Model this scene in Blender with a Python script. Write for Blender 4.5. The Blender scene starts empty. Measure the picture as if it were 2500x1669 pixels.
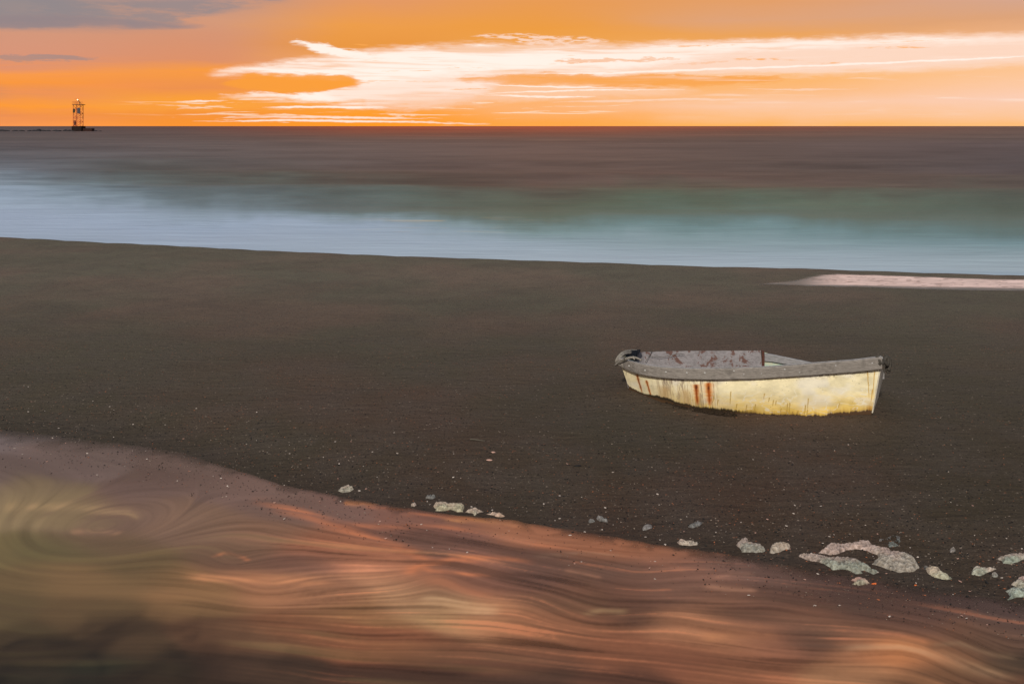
import bpy, math, random
import numpy as np
from mathutils import Vector

# ------------------------------------------------------------------ camera
CAMZ = 2.6
FPX = 2500 * 35.0 / 36.0
HORIZON = 308.0
PITCH = 0.0                     # level camera, frame shifted down (verticals stay vertical as in the photo)
SP, CP = math.sin(PITCH), math.cos(PITCH)
S = bpy.context.scene
cd = bpy.data.cameras.new('camera'); cam = bpy.data.objects.new('camera', cd)
S.collection.objects.link(cam); S.camera = cam
cam.location = (0, 0, CAMZ); cam.rotation_euler = (math.pi / 2 - PITCH, 0, 0)
cd.shift_y = -(834.5 - HORIZON) / 2500; cd.lens = 35; cd.sensor_width = 36; cd.clip_start = 0.05; cd.clip_end = 60000
S.render.resolution_x = 1024; S.render.resolution_y = 683
S.view_settings.view_transform = 'Standard'; S.view_settings.look = 'None'
S.view_settings.exposure = 0.0; S.view_settings.gamma = 1.0

def lin(c):
    c = np.asarray(c, float) / 255.0
    return np.where(c <= 0.04045, c / 12.92, ((c + 0.055) / 1.055) ** 2.4)
def L4(c, k=1.0): return tuple(float(v) * k for v in lin(c)) + (1.0,)

def ray(px, py):
    cx = (np.asarray(px, float) - 1250) / FPX; cy = (HORIZON - np.asarray(py, float)) / FPX
    return cx, CP + SP * cy, -SP + CP * cy
def atD(px, py, D):                      # world point at distance D along Y
    a, b, c = ray(px, py); k = D / b
    return np.stack(np.broadcast_arrays(a * k, np.asarray(D, float) + 0 * a, CAMZ + c * k), -1)
def atZ(px, py, z):                      # world point at height z
    a, b, c = ray(px, py); k = (z - CAMZ) / c
    return a * k, b * k
def project(x, y, z):                    # world -> photo pixel
    dz = z - CAMZ
    f = y * CP - dz * SP; u = y * SP + dz * CP
    return 1250 + FPX * x / f, HORIZON - FPX * u / f

# ------------------------------------------------------------------ sun
SUN_EL, SUN_AZ = math.radians(30), math.radians(194)     # azimuth clockwise from +Y: behind and to the left of the viewer
sd = bpy.data.lights.new('sun', 'SUN'); so = bpy.data.objects.new('sun', sd); S.collection.objects.link(so)
sd.energy = 3.2; sd.angle = math.radians(3.0); sd.color = (1.0, 0.93, 0.84)
sdir = Vector((math.sin(SUN_AZ) * math.cos(SUN_EL), math.cos(SUN_AZ) * math.cos(SUN_EL), math.sin(SUN_EL)))
so.rotation_euler = sdir.to_track_quat('Z', 'Y').to_euler(); so.location = (0, 0, 30)

# ------------------------------------------------------------------ node expression helper
class E:
    """wraps a socket so that node networks can be written as arithmetic"""
    def __init__(s, nt, sock): s.nt, s.s = nt, sock
    def m(s, op, *a):
        n = s.nt.nodes.new('ShaderNodeMath'); n.operation = op
        for i, v in enumerate((s,) + a):
            if isinstance(v, E): s.nt.links.new(v.s, n.inputs[i])
            else: n.inputs[i].default_value = v
        return E(s.nt, n.outputs[0])
    def __add__(s, o): return s.m('ADD', o)
    def __sub__(s, o): return s.m('SUBTRACT', o)
    def __mul__(s, o): return s.m('MULTIPLY', o)
    def __truediv__(s, o): return s.m('DIVIDE', o)
    def clamp(s): return s.m('MINIMUM', 1.0).m('MAXIMUM', 0.0)
    def ss(s, a, b):                      # smoothstep from a to b
        n = s.nt.nodes.new('ShaderNodeMapRange'); n.interpolation_type = 'SMOOTHSTEP'
        s.nt.links.new(s.s, n.inputs['Value'])
        n.inputs['From Min'].default_value = a; n.inputs['From Max'].default_value = b
        return E(s.nt, n.outputs['Result'])
def combine(nt, x, y, z=0.0):
    n = nt.nodes.new('ShaderNodeCombineXYZ')
    for i, v in enumerate((x, y, z)):
        if isinstance(v, E): nt.links.new(v.s, n.inputs[i])
        else: n.inputs[i].default_value = v
    return E(nt, n.outputs[0])
def noise(nt, vec, scale, detail=3, rough=0.55, dist=0.0, lac=2.0):
    n = nt.nodes.new('ShaderNodeTexNoise'); n.inputs['Scale'].default_value = scale
    n.inputs['Detail'].default_value = detail; n.inputs['Roughness'].default_value = rough
    n.inputs['Distortion'].default_value = dist; n.inputs['Lacunarity'].default_value = lac
    if vec is not None: nt.links.new(vec.s, n.inputs['Vector'])
    return E(nt, n.outputs[0])
def ramp(nt, f, stops, interp='LINEAR'):
    n = nt.nodes.new('ShaderNodeValToRGB'); cr = n.color_ramp; cr.interpolation = interp
    stops = sorted(stops, key=lambda q: q[0])
    while len(cr.elements) > 1: cr.elements.remove(cr.elements[0])
    cr.elements[0].position = stops[0][0]
    for p, c in stops[1:]: cr.elements.new(p)
    for e, (p, c) in zip(cr.elements, stops):
        e.color = (c, c, c, 1) if not hasattr(c, '__len__') else tuple(c)
    nt.links.new(f.s, n.inputs[0])
    return E(nt, n.outputs[0])
def mix(nt, f, a, b, mode='MIX'):
    n = nt.nodes.new('ShaderNodeMix'); n.data_type = 'RGBA'; n.blend_type = mode
    for sock, v in ((n.inputs[0], f), (n.inputs[6], a), (n.inputs[7], b)):
        if isinstance(v, E): nt.links.new(v.s, sock)
        else: sock.default_value = v
    return E(nt, n.outputs[2])

# ------------------------------------------------------------------ world: sunset sky
def sky_ae(px, py):
    a, b, c = ray(px, py)
    return math.degrees(math.atan2(a, b)), math.degrees(math.atan2(c, math.hypot(a, b)))
W = bpy.data.worlds.new('World'); S.world = W; W.use_nodes = True
nt = W.node_tree; nt.nodes.clear()
tc = nt.nodes.new('ShaderNodeTexCoord'); sx = nt.nodes.new('ShaderNodeSeparateXYZ')
nt.links.new(tc.outputs['Generated'], sx.inputs[0])
X, Y, Z = (E(nt, sx.outputs[i]) for i in range(3))
A = X.m('ARCTAN2', Y) * (180 / math.pi)
EL = Z.m('ARCSINE') * (180 / math.pi)
# stretched domain warp: clouds are long and thin
wv = combine(nt, A * 0.10, EL * 0.55, 0.3)
w1 = noise(nt, wv, 1.0, 5, 0.55); w2 = noise(nt, combine(nt, A * 0.35, EL * 1.9, 4.7), 1.0, 5, 0.62)
w3 = noise(nt, combine(nt, A * 1.2, EL * 7.0, 9.1), 1.0, 4, 0.6)
EW = EL + (w1 - 0.5) * 0.9 + (w2 - 0.5) * 0.45
ES = EL + (w2 - 0.5) * 0.66 + (w3 - 0.5) * 0.42          # sharper, more ragged version for bright cloud edges
AW = A + (w1 - 0.5) * 6.0
EMAX = 12.0
def col_at(px, stops):
    out = []
    for py, c in stops:
        e = sky_ae(px, py)[1] / EMAX
        out.append((min(max(e, 0), 1), L4(c)))
    return out
cols = {
 -120: [(-420,(118,112,120)),(0,(135,130,135)),(120,(170,135,125)),(200,(210,140,100)),(306,(225,145,90))],
 0:   [(-420,(120,110,118)),(0,(150,140,140)),(48,(158,140,138)),(78,(212,152,124)),(125,(216,150,122)),(160,(226,148,110)),(176,(250,156,76)),(205,(250,152,64)),(232,(232,146,92)),(258,(254,156,58)),(280,(236,144,84)),(304,(252,156,84))],
 500: [(-420,(140,115,112)),(0,(192,150,134)),(45,(212,154,124)),(100,(216,148,114)),(148,(222,146,106)),(172,(249,156,68)),(212,(238,146,80)),(238,(251,160,58)),(256,(252,164,66)),(276,(246,148,58)),(304,(252,150,50))],
 900: [(-420,(165,122,100)),(0,(228,154,102)),(60,(238,158,76)),(105,(234,152,68)),(160,(248,172,96)),(205,(252,160,60)),(245,(251,164,72)),(280,(255,158,48)),(304,(255,156,42))],
 1300:[(-420,(170,125,98)),(0,(232,156,88)),(70,(238,158,68)),(110,(240,164,80)),(150,(251,208,178)),(190,(252,176,90)),(225,(253,178,104)),(262,(254,180,116)),(304,(255,168,76))],
 1850:[(-420,(170,130,108)),(0,(228,160,106)),(45,(224,164,122)),(80,(236,164,92)),(104,(240,168,94)),(130,(252,218,196)),(165,(253,212,180)),(188,(253,182,104)),(220,(253,186,122)),(258,(253,202,166)),(282,(254,192,136)),(304,(255,182,100))],
 2500:[(-420,(165,135,120)),(0,(214,166,140)),(45,(222,164,122)),(80,(236,176,130)),(100,(250,206,178)),(138,(252,214,190)),(170,(253,196,144)),(200,(253,200,158)),(245,(252,206,180)),(285,(253,198,152)),(304,(255,190,124))],
 2900:[(-420,(150,130,124)),(0,(190,158,142)),(100,(226,178,150)),(200,(232,184,150)),(304,(235,175,125))],
}
ks = sorted(cols); cur = ramp(nt, EW / EMAX, col_at(ks[0], cols[ks[0]]))
for k0, k1 in zip(ks, ks[1:]):
    a0, a1 = sky_ae(k0, 250)[0], sky_ae(k1, 250)[0]
    nxt = ramp(nt, EW / EMAX, col_at(k1, cols[k1]))
    cur = mix(nt, AW.ss(a0, a1), cur, nxt)
# bright cloud bands: an upper and a lower edge as functions of azimuth
AMIN, AMAX = -34.0, 34.0
AN = (A - AMIN) / (AMAX - AMIN)
def edge(pts):
    st = []
    for px, py in pts:
        a, e = sky_ae(px, py); st.append(((a - AMIN) / (AMAX - AMIN), e / 8.0))
    return ramp(nt, AN, st) * 8.0
def band(up, lo, soft_u, soft_l, src=None, strength=1.0):
    src = src or ES
    (ax, ay), (bx_, by_) = up[0], up[-1]; (cx_, cy_), (dx_, dy_) = lo[0], lo[-1]
    m0, m1 = (ay + cy_) / 2, (by_ + dy_) / 2; g0, g1 = 45 + abs(cy_ - ay) * 2, 45 + abs(dy_ - by_) * 2
    up = [(ax - g0, m0 + 16)] + up + [(bx_ + g1, m1 + 16)]; lo = [(cx_ - g0, m0 - 16)] + lo + [(dx_ + g1, m1 - 16)]
    u, l = edge(up), edge(lo)
    return ((u - src) / soft_u + 0.5).ss(0, 1) * ((src - l) / soft_l + 0.5).ss(0, 1) * strength
white = L4((255, 240, 228), 1.04); cream = L4((254, 218, 196)); peach = L4((254, 200, 158))
hz1 = noise(nt, combine(nt, A * 0.16, EL * 3.4, 1.7), 1.0, 6, 0.62, 0.5); hz2 = noise(nt, combine(nt, A * 0.07, EL * 1.3, 6.6), 1.0, 4, 0.55, 0.3)
VEIL = ((hz1 - 0.5) * 0.9 + (hz2 - 0.5) * 0.9 + 0.5)
def lay(c, m): 
    global cur
    cur = mix(nt, m.clamp(), cur, c)
# grey clouds upper left
lay(L4((143,136,140)), band([(0,-8),(300,-2),(420,-6),(900,-30)],[(0,66),(180,62),(330,66),(430,60),(560,20),(900,-30)],0.5,0.55,EW,0.75)
    * (w2.ss(0.33, 0.62)))
lay(L4((150,134,136)), band([(0,40),(200,42),(420,58),(500,62)],[(0,70),(200,66),(420,72),(500,62)],0.3,0.3,EW,0.8))
lay(L4((166,140,134)), band([(0,133),(120,134),(210,141),(240,143)],[(0,149),(120,148),(210,146),(240,143)],0.14,0.12,ES,0.8))
# main bright opening
lay(cream, band([(520,176),(590,164),(660,153),(800,134),(900,122),(1100,108),(1500,108),(1800,98),(2100,90),(2500,78),(2800,80)],
                [(520,180),(640,183),(860,190),(900,262),(1000,262),(1150,240),(1250,188),(1900,184),(2500,158),(2800,150)],0.45,0.6,ES,0.85) * (VEIL.ss(0.24, 0.50) * 0.6 + 0.4))
lay(white, band([(525,176),(580,170),(660,159),(760,150),(880,138),(960,130),(1010,120),(1090,120),(1180,111),(1300,119),(1500,117),(1690,112),(1900,99),(2100,97),(2300,94),(2440,94),(2600,92)],
                [(525,177),(590,177),(700,181),(860,184),(880,214),(960,216),(1060,196),(1120,184),(1250,176),(1500,172),(1650,150),(1800,128),(2100,112),(2300,108),(2440,98),(2600,93)],0.30,0.5,ES,1.0) * (VEIL.ss(0.34, 0.60) * 0.85 + AN.ss(0.62, 0.42) * 0.22 + 0.02).clamp())
# finger and flecks above it
lay(white, band([(708,104),(720,99),(760,106),(800,108),(850,122),(900,134)],[(708,104),(740,108),(780,130),(850,140),(900,144)],0.16,0.22,ES,1.0))
lay(cream, band([(1150,90),(1190,82),(1290,84),(1400,90),(1480,100)],[(1150,91),(1240,94),(1300,112),(1400,116),(1480,104)],0.12,0.16,ES,0.85) * w3.ss(0.40, 0.55))
# lower bright wedge
lay(white, band([(540,236),(620,232),(780,230),(860,214),(960,206),(1060,196),(1120,196),(1200,214)],
                [(540,238),(700,242),(780,252),(860,262),(930,262),(990,244),(1080,232),(1200,216)],0.22,0.45,ES,1.0) * VEIL.ss(0.34, 0.58))
lay(cream, band([(900,200),(1080,184),(1300,190),(1500,205),(1700,222)],[(900,266),(1080,262),(1300,246),(1500,236),(1700,226)],0.5,0.5,ES,0.5))
# darker orange tongues inside the opening
lay(L4((252,170,84)), band([(880,100),(1400,100),(2500,82)],[(880,252),(1200,250),(1500,190),(2500,150)],0.2,0.3,ES,0.8) * hz1.ss(0.60, 0.68) * w3.ss(0.40, 0.56))
lay(L4((252,160,60)), band([(600,186),(700,180),(840,183),(880,198)],[(600,222),(700,226),(800,220),(880,202)],0.25,0.3,ES,0.85))
lay(L4((250,164,78)), band([(1130,187),(1300,180),(1500,182),(1700,186),(1900,190)],[(1130,197),(1300,205),(1500,212),(1700,212),(1900,198)],0.18,0.3,ES,0.75))
lay(L4((248,190,150)), band([(1360,148),(1440,144),(1560,142),(1660,142)],[(1360,153),(1440,153),(1560,148),(1660,143)],0.07,0.1,ES,0.8))
lay(L4((252,196,158)), band([(1640,156),(1720,154),(1780,152)],[(1640,157),(1720,158),(1780,153)],0.05,0.05,ES,0.7))
# thin bright lines
def line(pts, h, s, c=white, soft=0.07):
    lay(c, band([(x, y - (0 if i in (0, len(pts) - 1) else h)) for i, (x, y) in enumerate(pts)],
                [(x, y + (0 if i in (0, len(pts) - 1) else h)) for i, (x, y) in enumerate(pts)], soft, soft, ES2, s))
ES2 = EL + (w2 - 0.5) * 0.22 + (w3 - 0.5) * 0.16
line([(1250,182),(1500,178),(1800,167),(2100,156),(2420,141),(2600,136)], 2.2, 0.9)
line([(1160,204),(1300,211),(1400,214),(1512,214)], 1.8, 0.9)
line([(1160,229),(1300,224),(1450,220),(1676,219)], 1.4, 0.9)
line([(1160,231),(1280,236),(1360,237),(1455,236)], 2.4, 0.85)
line([(1350,250),(1480,246),(1700,243),(1860,243)], 2.5, 0.6, cream)
line([(425,249),(480,246),(555,246)], 1.6, 0.95)
line([(430,267),(480,264),(520,266)], 2.2, 0.7, cream)
line([(640,264),(720,262),(860,262),(935,261)], 2.6, 0.95)
line([(500,297),(700,293),(900,296),(1200,303)], 2.4, 0.8)
line([(560,288),(700,285),(900,287),(1080,290)], 2.2, 0.75)
line([(1800,218),(1950,220),(2100,217)], 2.0, 0.6, cream)
# broken streaks low over the sea
st = noise(nt, combine(nt, A * 0.22, EL * 5.5, 2.2), 1.0, 5, 0.6, 0.6)
reg = band([(330,238),(700,236),(1000,244),(1300,238),(1600,240)],[(330,302),(700,306),(1200,306),(1600,262)],0.5,0.2,EL)*AN.ss(0.16,0.26)*(E(nt,AN.s)*-1.0+0.66).ss(0,0.1)
lay(L4((255,224,196)), st.ss(0.57, 0.63) * reg * 0.75)
st2 = noise(nt, combine(nt, A * 0.16, EL * 3.2, 7.2), 1.0, 4, 0.55, 0.4)
lay(L4((255,226,208)), st2.ss(0.55, 0.7) * EL.ss(0.2, 1.2) * (EL * -1.0 + 5.0).ss(0, 1.0) * AN.ss(0.55, 0.72) * 0.55)
lay(L4((246,150,80)), st2.ss(0.5, 0.34) * EL.ss(0.0, 0.6) * (EL * -1.0 + 4.0).ss(0, 1.4) * (AN * -1.0 + 0.36).ss(0, 0.1) * 0.45)
# upper and rear sky: soft dusk colour
dusk = mix(nt, Z.ss(0.10, 0.75), L4((150,128,122)), L4((128,138,152)))
back = Y.ss(0.25, -0.5)
dusk = mix(nt, back, dusk, mix(nt, Z.ss(0.0, 0.6), L4((160,150,160)), L4((140,150,168))))
cur = mix(nt, EL.ss(7.5, 24.0), cur, dusk)
cur = mix(nt, Y.ss(0.80, 0.45), cur, dusk)
sky = nt.nodes.new('ShaderNodeTexSky'); sky.sky_type = 'NISHITA'; sky.sun_disc = False
sky.sun_elevation = SUN_EL; sky.sun_rotation = SUN_AZ
b1 = nt.nodes.new('ShaderNodeBackground'); nt.links.new(cur.s, b1.inputs[0]); b1.inputs[1].default_value = 1.0
# a trace of clear-sky light from high above, where the clouds are thin
skm = mix(nt, EL.ss(15, 60), (0, 0, 0, 1), E(nt, sky.outputs[0]))
b2 = nt.nodes.new('ShaderNodeBackground'); nt.links.new(skm.s, b2.inputs[0]); b2.inputs[1].default_value = 0.05
ad = nt.nodes.new('ShaderNodeAddShader'); wo = nt.nodes.new('ShaderNodeOutputWorld')
nt.links.new(b1.outputs[0], ad.inputs[0]); nt.links.new(b2.outputs[0], ad.inputs[1]); nt.links.new(ad.outputs[0], wo.inputs[0])

# ------------------------------------------------------------------ numpy noise
_T = [np.random.RandomState(11 + i).rand(256, 256) for i in range(8)]
def vn(x, y, k=0):
    x = np.asarray(x, float) + 37.7; y = np.asarray(y, float) + 91.3
    ix = np.floor(x).astype(int); iy = np.floor(y).astype(int); fx = x - ix; fy = y - iy
    fx = fx * fx * fx * (fx * (fx * 6 - 15) + 10); fy = fy * fy * fy * (fy * (fy * 6 - 15) + 10)
    t = _T[k % 8]; a = ix & 255; b = (ix + 1) & 255; c = iy & 255; d = (iy + 1) & 255
    return (t[a, c] * (1 - fx) + t[b, c] * fx) * (1 - fy) + (t[a, d] * (1 - fx) + t[b, d] * fx) * fy
def fbm(x, y, o=4, k=0, g=0.5):
    s = 0; w = 1; tw = 0
    for i in range(o):
        s = s + w * vn(x * 2 ** i, y * 2 ** i, k + i); tw += w; w *= g
    return s / tw
def sst(x, a, b):
    t = np.clip((x - a) / (b - a), 0, 1); return t * t * (3 - 2 * t)
def gs(d2): return np.exp(-d2)
def rbf(px, py, pts, wx, wy):            # soft patchwork of colours given at places of the ground
    sw = 1e-9; sc = 0
    for (x, y, c) in pts:
        w = np.exp(-((px - x) / wx) ** 2 - ((py - y) / wy) ** 2) + 1e-7 / (1 + ((px - x) / wx) ** 2 + ((py - y) / wy) ** 2)
        sw = sw + w; sc = sc + w[..., None] * lin(c)
    return sc / sw[..., None]

# ------------------------------------------------------------------ object helpers
COL = S.collection
def tag(o, label=None, cat=None, group=None, kind=None):
    for k, v in (('label', label), ('category', cat), ('group', group), ('kind', kind)):
        if v: o[k] = v
    return o
def empty(name, loc):
    o = bpy.data.objects.new(name, None); COL.objects.link(o); o.location = loc; o.empty_display_size = 0.1; return o
def link(name, me, mat, parent=None, loc=(0, 0, 0)):
    if mat and not me.materials: me.materials.append(mat)
    o = bpy.data.objects.new(name, me); COL.objects.link(o); o.location = loc
    if parent: o.parent = parent
    return o
def raw_mesh(name, V, F, smooth=True):
    me = bpy.data.meshes.new(name); me.from_pydata([tuple(map(float, v)) for v in V], [], [tuple(map(int, f)) for f in F]); me.update()
    if smooth: me.polygons.foreach_set('use_smooth', [True] * len(me.polygons))
    return me
def grid_mesh(name, P, mask=None, attrs=None, flip=False):
    """P: (n, m, 3) array of positions; quads, optional mask of kept vertices, per-vertex attributes"""
    n, m = P.shape[:2]
    idx = np.arange(n * m).reshape(n, m)
    q = np.stack([idx[:-1, :-1], idx[:-1, 1:], idx[1:, 1:], idx[1:, :-1]], -1).reshape(-1, 4)
    if flip: q = q[:, ::-1]
    V = P.reshape(-1, 3); at = {k: v.reshape(n * m, -1) for k, v in (attrs or {}).items()}
    if mask is not None:
        mk = mask.reshape(-1); q = q[mk[q].all(1)]
        used = np.zeros(n * m, bool); used[q] = True; new = np.cumsum(used) - 1
        q = new[q]; V = V[used]; at = {k: v[used] for k, v in at.items()}
    me = bpy.data.meshes.new(name)
    me.vertices.add(len(V)); me.vertices.foreach_set('co', V.astype(np.float32).ravel())
    me.loops.add(q.size); me.loops.foreach_set('vertex_index', q.astype(np.int32).ravel())
    me.polygons.add(len(q)); me.polygons.foreach_set('loop_start', np.arange(0, q.size, 4, dtype=np.int32))
    try: me.polygons.foreach_set('loop_total', np.full(len(q), 4, dtype=np.int32))
    except Exception: pass
    me.update(calc_edges=True)
    me.polygons.foreach_set('use_smooth', np.ones(len(q), bool))
    for k, v in at.items():
        if v.shape[1] == 3:
            a = me.attributes.new(k, 'FLOAT_COLOR', 'POINT')
            a.data.foreach_set('color', np.concatenate([v, np.ones((len(v), 1))], 1).astype(np.float32).ravel())
        else:
            a = me.attributes.new(k, 'FLOAT', 'POINT'); a.data.foreach_set('value', v.astype(np.float32).ravel())
    return me
class Mat:
    def __init__(s, name):
        s.m = bpy.data.materials.new(name); s.m.use_nodes = True; s.nt = s.m.node_tree
        s.b = s.nt.nodes['Principled BSDF']; s.out = s.nt.nodes['Material Output']
    def attr(s, name, fac=False):
        n = s.nt.nodes.new('ShaderNodeAttribute'); n.attribute_name = name
        return E(s.nt, n.outputs['Fac' if fac else 'Color'])
    def obj(s, sc=(1, 1, 1)):
        t = s.nt.nodes.new('ShaderNodeTexCoord'); mp = s.nt.nodes.new('ShaderNodeMapping')
        s.nt.links.new(t.outputs['Object'], mp.inputs[0]); mp.inputs['Scale'].default_value = sc
        return E(s.nt, mp.outputs[0])
    def set(s, **k):
        for a, v in k.items():
            a = {'base': 'Base Color', 'rough': 'Roughness', 'spec': 'Specular IOR Level', 'metal': 'Metallic',
                 'normal': 'Normal', 'alpha': 'Alpha', 'em': 'Emission Color', 'ems': 'Emission Strength', 'ior': 'IOR'}[a]
            if isinstance(v, E): s.nt.links.new(v.s, s.b.inputs[a])
            else: s.b.inputs[a].default_value = v
        return s
    def bump(s, h, strength, dist, prev=None):
        n = s.nt.nodes.new('ShaderNodeBump'); n.inputs['Strength'].default_value = strength; n.inputs['Distance'].default_value = dist
        s.nt.links.new(h.s, n.inputs['Height'])
        if prev: s.nt.links.new(prev.s, n.inputs['Normal'])
        return E(s.nt, n.outputs[0])

# ------------------------------------------------------------------ the beach
SEA_Z = -0.75
CR = [(-900,520),(0,584),(150,592),(300,599),(640,617),(950,630),(1250,640),(1700,655),(2000,664),(2500,679),(3400,700)]
cx_, cy_ = zip(*[atZ(x, y, 0.2) for x, y in CR]); cx_, cy_ = np.array(cx_), np.array(cy_)
def ycrest(x): return np.interp(x, cx_, cy_)
PB = [(-1500,985),(-500,1008),(0,1040),(150,1058),(300,1075),(450,1098),(560,1136),(690,1178),(820,1206),(940,1228),(1060,1247),
      (1240,1265),(1420,1295),(1600,1325),(1800,1352),(1960,1385),(2150,1412),(2320,1440),(2500,1470),(3000,1540)]
bx_, by_ = zip(*[atZ(x, y, 0.0) for x, y in PB]); bx_, by_ = np.array(bx_), np.array(by_)
def ypool(x):
    return np.interp(x, bx_, by_) + 0.05 * (fbm(x * 2.3, x * 0 + 3.1, 3) - 0.5) + 0.02 * (vn(x * 14, x * 0 + 1.1, 2) - 0.5)
def hsand(x, y):
    d = (y - ypool(x)) * 0.88
    h = 0.14 * (1 - np.exp(-np.maximum(d, 0) / 0.9)) - 0.055 * (1 - np.exp(-np.maximum(-d, 0) / 0.8))
    yc = ycrest(x)
    h = h + 0.06 * sst(y, yc - 12, yc - 0.5)
    e = np.maximum(y - yc, 0)
    h = h - (0.02 * np.minimum(e, .6)**2 + 0.20 * np.maximum(e - 0.3, 0)) * sst(e, 0, 0.8)
    h = np.maximum(h, -2.0)
    up = sst(d, 0.1, 1.0) * (1 - sst(e, 0, 1))
    h = h + up * (0.035 * (fbm(x * 0.45, y * 0.45, 3, 1) - 0.5) + 0.006 * (fbm(x * 5, y * 5, 2, 2) - 0.5))
    q = np.clip(((x - 1.05) * 1.95 - (y - 9.15) * 0.75) / (1.95 ** 2 + 0.75 ** 2), 0, 1.0)
    db = np.hypot(x - 1.05 - q * 1.95, y - 9.15 + q * 0.75)      # low mound where the hull has settled
    h = h + (0.022 + 0.040 * (fbm(x * 9, y * 9, 3, 4) - 0.42)) * np.exp(-(db / 0.42) ** 2) + 0.035 * np.exp(-((x - 1.15) ** 2 + (y - 9.1) ** 2) / 0.35 ** 2)
    return h
NR, NC = 560, 620
tt = np.linspace(0, 1, NR)[:, None]
yy = 1 / ((1 - tt) / 3.2 + tt / 70.0) - 4.6
yy = np.concatenate([np.linspace(-3.9, -1.45, 8)[:, None], yy], 0)
cc = np.linspace(-1, 1, NC)[None, :]; cc = cc * 0.72 + cc ** 7 * 2.6
Yg = yy + 0 * cc; Xg = cc * (Yg + 5.0)
Zg = hsand(Xg, Yg)
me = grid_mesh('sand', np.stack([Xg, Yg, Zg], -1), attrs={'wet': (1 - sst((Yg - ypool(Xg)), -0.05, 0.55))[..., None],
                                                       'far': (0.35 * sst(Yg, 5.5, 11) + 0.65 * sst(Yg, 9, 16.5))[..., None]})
M = Mat('dark_sand'); n_ = M.nt; o = M.obj()
big = noise(n_, o, 0.35, 3, 0.5); mid = noise(n_, o, 2.2, 4, 0.6)
fine = noise(n_, o, 45, 3, 0.7); grain = noise(n_, o, 110, 3, 0.75)
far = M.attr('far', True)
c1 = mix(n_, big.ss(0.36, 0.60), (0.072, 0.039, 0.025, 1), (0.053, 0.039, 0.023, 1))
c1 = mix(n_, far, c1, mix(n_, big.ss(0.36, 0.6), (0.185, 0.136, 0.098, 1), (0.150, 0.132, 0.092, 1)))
c1 = mix(n_, mid.ss(0.35, 0.7) * 0.35, c1, (0.098, 0.078, 0.064, 1))
pat = noise(n_, M.obj((0.55, 1.0, 1)), 0.9, 4, 0.6, 0.8); c1 = mix(n_, pat.ss(0.46, 0.60) * 0.12, c1, (0.042, 0.034, 0.025, 1))
c1 = mix(n_, grain.ss(0.42, 0.60) * 0.55, c1, (0.030, 0.023, 0.018, 1))
c1 = mix(n_, fine.ss(0.56, 0.68) * 0.30, c1, (0.15, 0.115, 0.085, 1))
vo = n_.nodes.new('ShaderNodeTexVoronoi'); vo.inputs['Scale'].default_value = 42; n_.links.new(o.s, vo.inputs['Vector'])
vd, vc = E(n_, vo.outputs['Distance']), E(n_, vo.outputs['Color'])
sep = n_.nodes.new('ShaderNodeSeparateColor'); n_.links.new(vc.s, sep.inputs[0])
r1, g1 = E(n_, sep.outputs[0]), E(n_, sep.outputs[1])
dot = vd.ss(0.36, 0.24)
c1 = mix(n_, dot * r1.ss(0.86, 0.89), c1, (0.012, 0.010, 0.009, 1))
c1 = mix(n_, dot * g1.ss(0.965, 0.975) * 0.7, c1, (0.26, 0.20, 0.15, 1))
c1 = mix(n_, dot * E(n_, sep.outputs[2]).ss(0.97, 0.975) * 0.7, c1, (0.24, 0.09, 0.045, 1))
wet = M.attr('wet', True)
c1 = mix(n_, wet * 0.35, c1, (0.030, 0.024, 0.020, 1))
nb = M.bump(grain, 0.7, 0.004); nb = M.bump(fine, 0.6, 0.010, nb); nb = M.bump(noise(n_, M.obj((1, 2.2, 1)), 7, 3, 0.6), 0.35, 0.03, nb)
rip = noise(n_, M.obj((0.5, 1.6, 1)), 4.5, 3, 0.5, 1.2); nb = M.bump(rip, 0.35, 0.05, nb)
M.set(base=c1, rough=0.9, spec=0.08, normal=nb)
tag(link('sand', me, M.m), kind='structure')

# ------------------------------------------------------------------ the sea
nr, nc = 560, 720
ri = np.linspace(0, 1, nr)[:, None]
Ys = 1 / ((1 - ri) / 22.0 + ri / 30000.0) - 4.0
cc = np.linspace(-1, 1, nc)[None, :]; cc = cc * 0.66 + cc ** 7 * 2.4        # dense in view, coarse far to the sides
Ysg = Ys + 0 * cc; Xsg = cc * (Ysg + 4.0)
px, py = project(Xsg, Ysg, SEA_Z)
wav = 0.0
sl = 0.13 * Xsg * np.exp(-np.abs(Xsg) / 200)            # surf lies parallel to the shore, nearer on the right
yl = Ysg + sl
for yc_, h_, w_, kx in ((47, 0.42, 5.5, 0), (64, 0.30, 6.0, 3), (90, 0.28, 8, 6), (36, 0.12, 3.0, 1)):
    cen = yc_ + 5 * (fbm(Xsg / 26, Xsg * 0 + kx, 2, 1) - 0.5)
    wav = wav + h_ * (0.45 + 0.9 * vn(Xsg / 13, Xsg * 0 + kx, 3)) * np.exp(-((yl - cen) / w_) ** 2)
seapts = []
def row(y, *xc):
    for x, c in xc: seapts.append((x, y, c))
row(309, (0,(84,74,72)),(450,(96,66,56)),(900,(168,66,26)),(1300,(172,70,32)),(1800,(140,72,46)),(2500,(104,74,64)))  # sunset reflection near the horizon put into the water colour as orange
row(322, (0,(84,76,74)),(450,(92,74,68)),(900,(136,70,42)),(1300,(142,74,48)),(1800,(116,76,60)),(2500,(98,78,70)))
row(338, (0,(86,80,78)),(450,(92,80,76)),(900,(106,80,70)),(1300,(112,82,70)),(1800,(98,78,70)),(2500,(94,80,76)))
row(352, (0,(92,88,90)),(450,(98,90,88)),(900,(100,86,82)),(1300,(104,84,78)),(1800,(92,78,74)),(2500,(86,76,78)))
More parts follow.
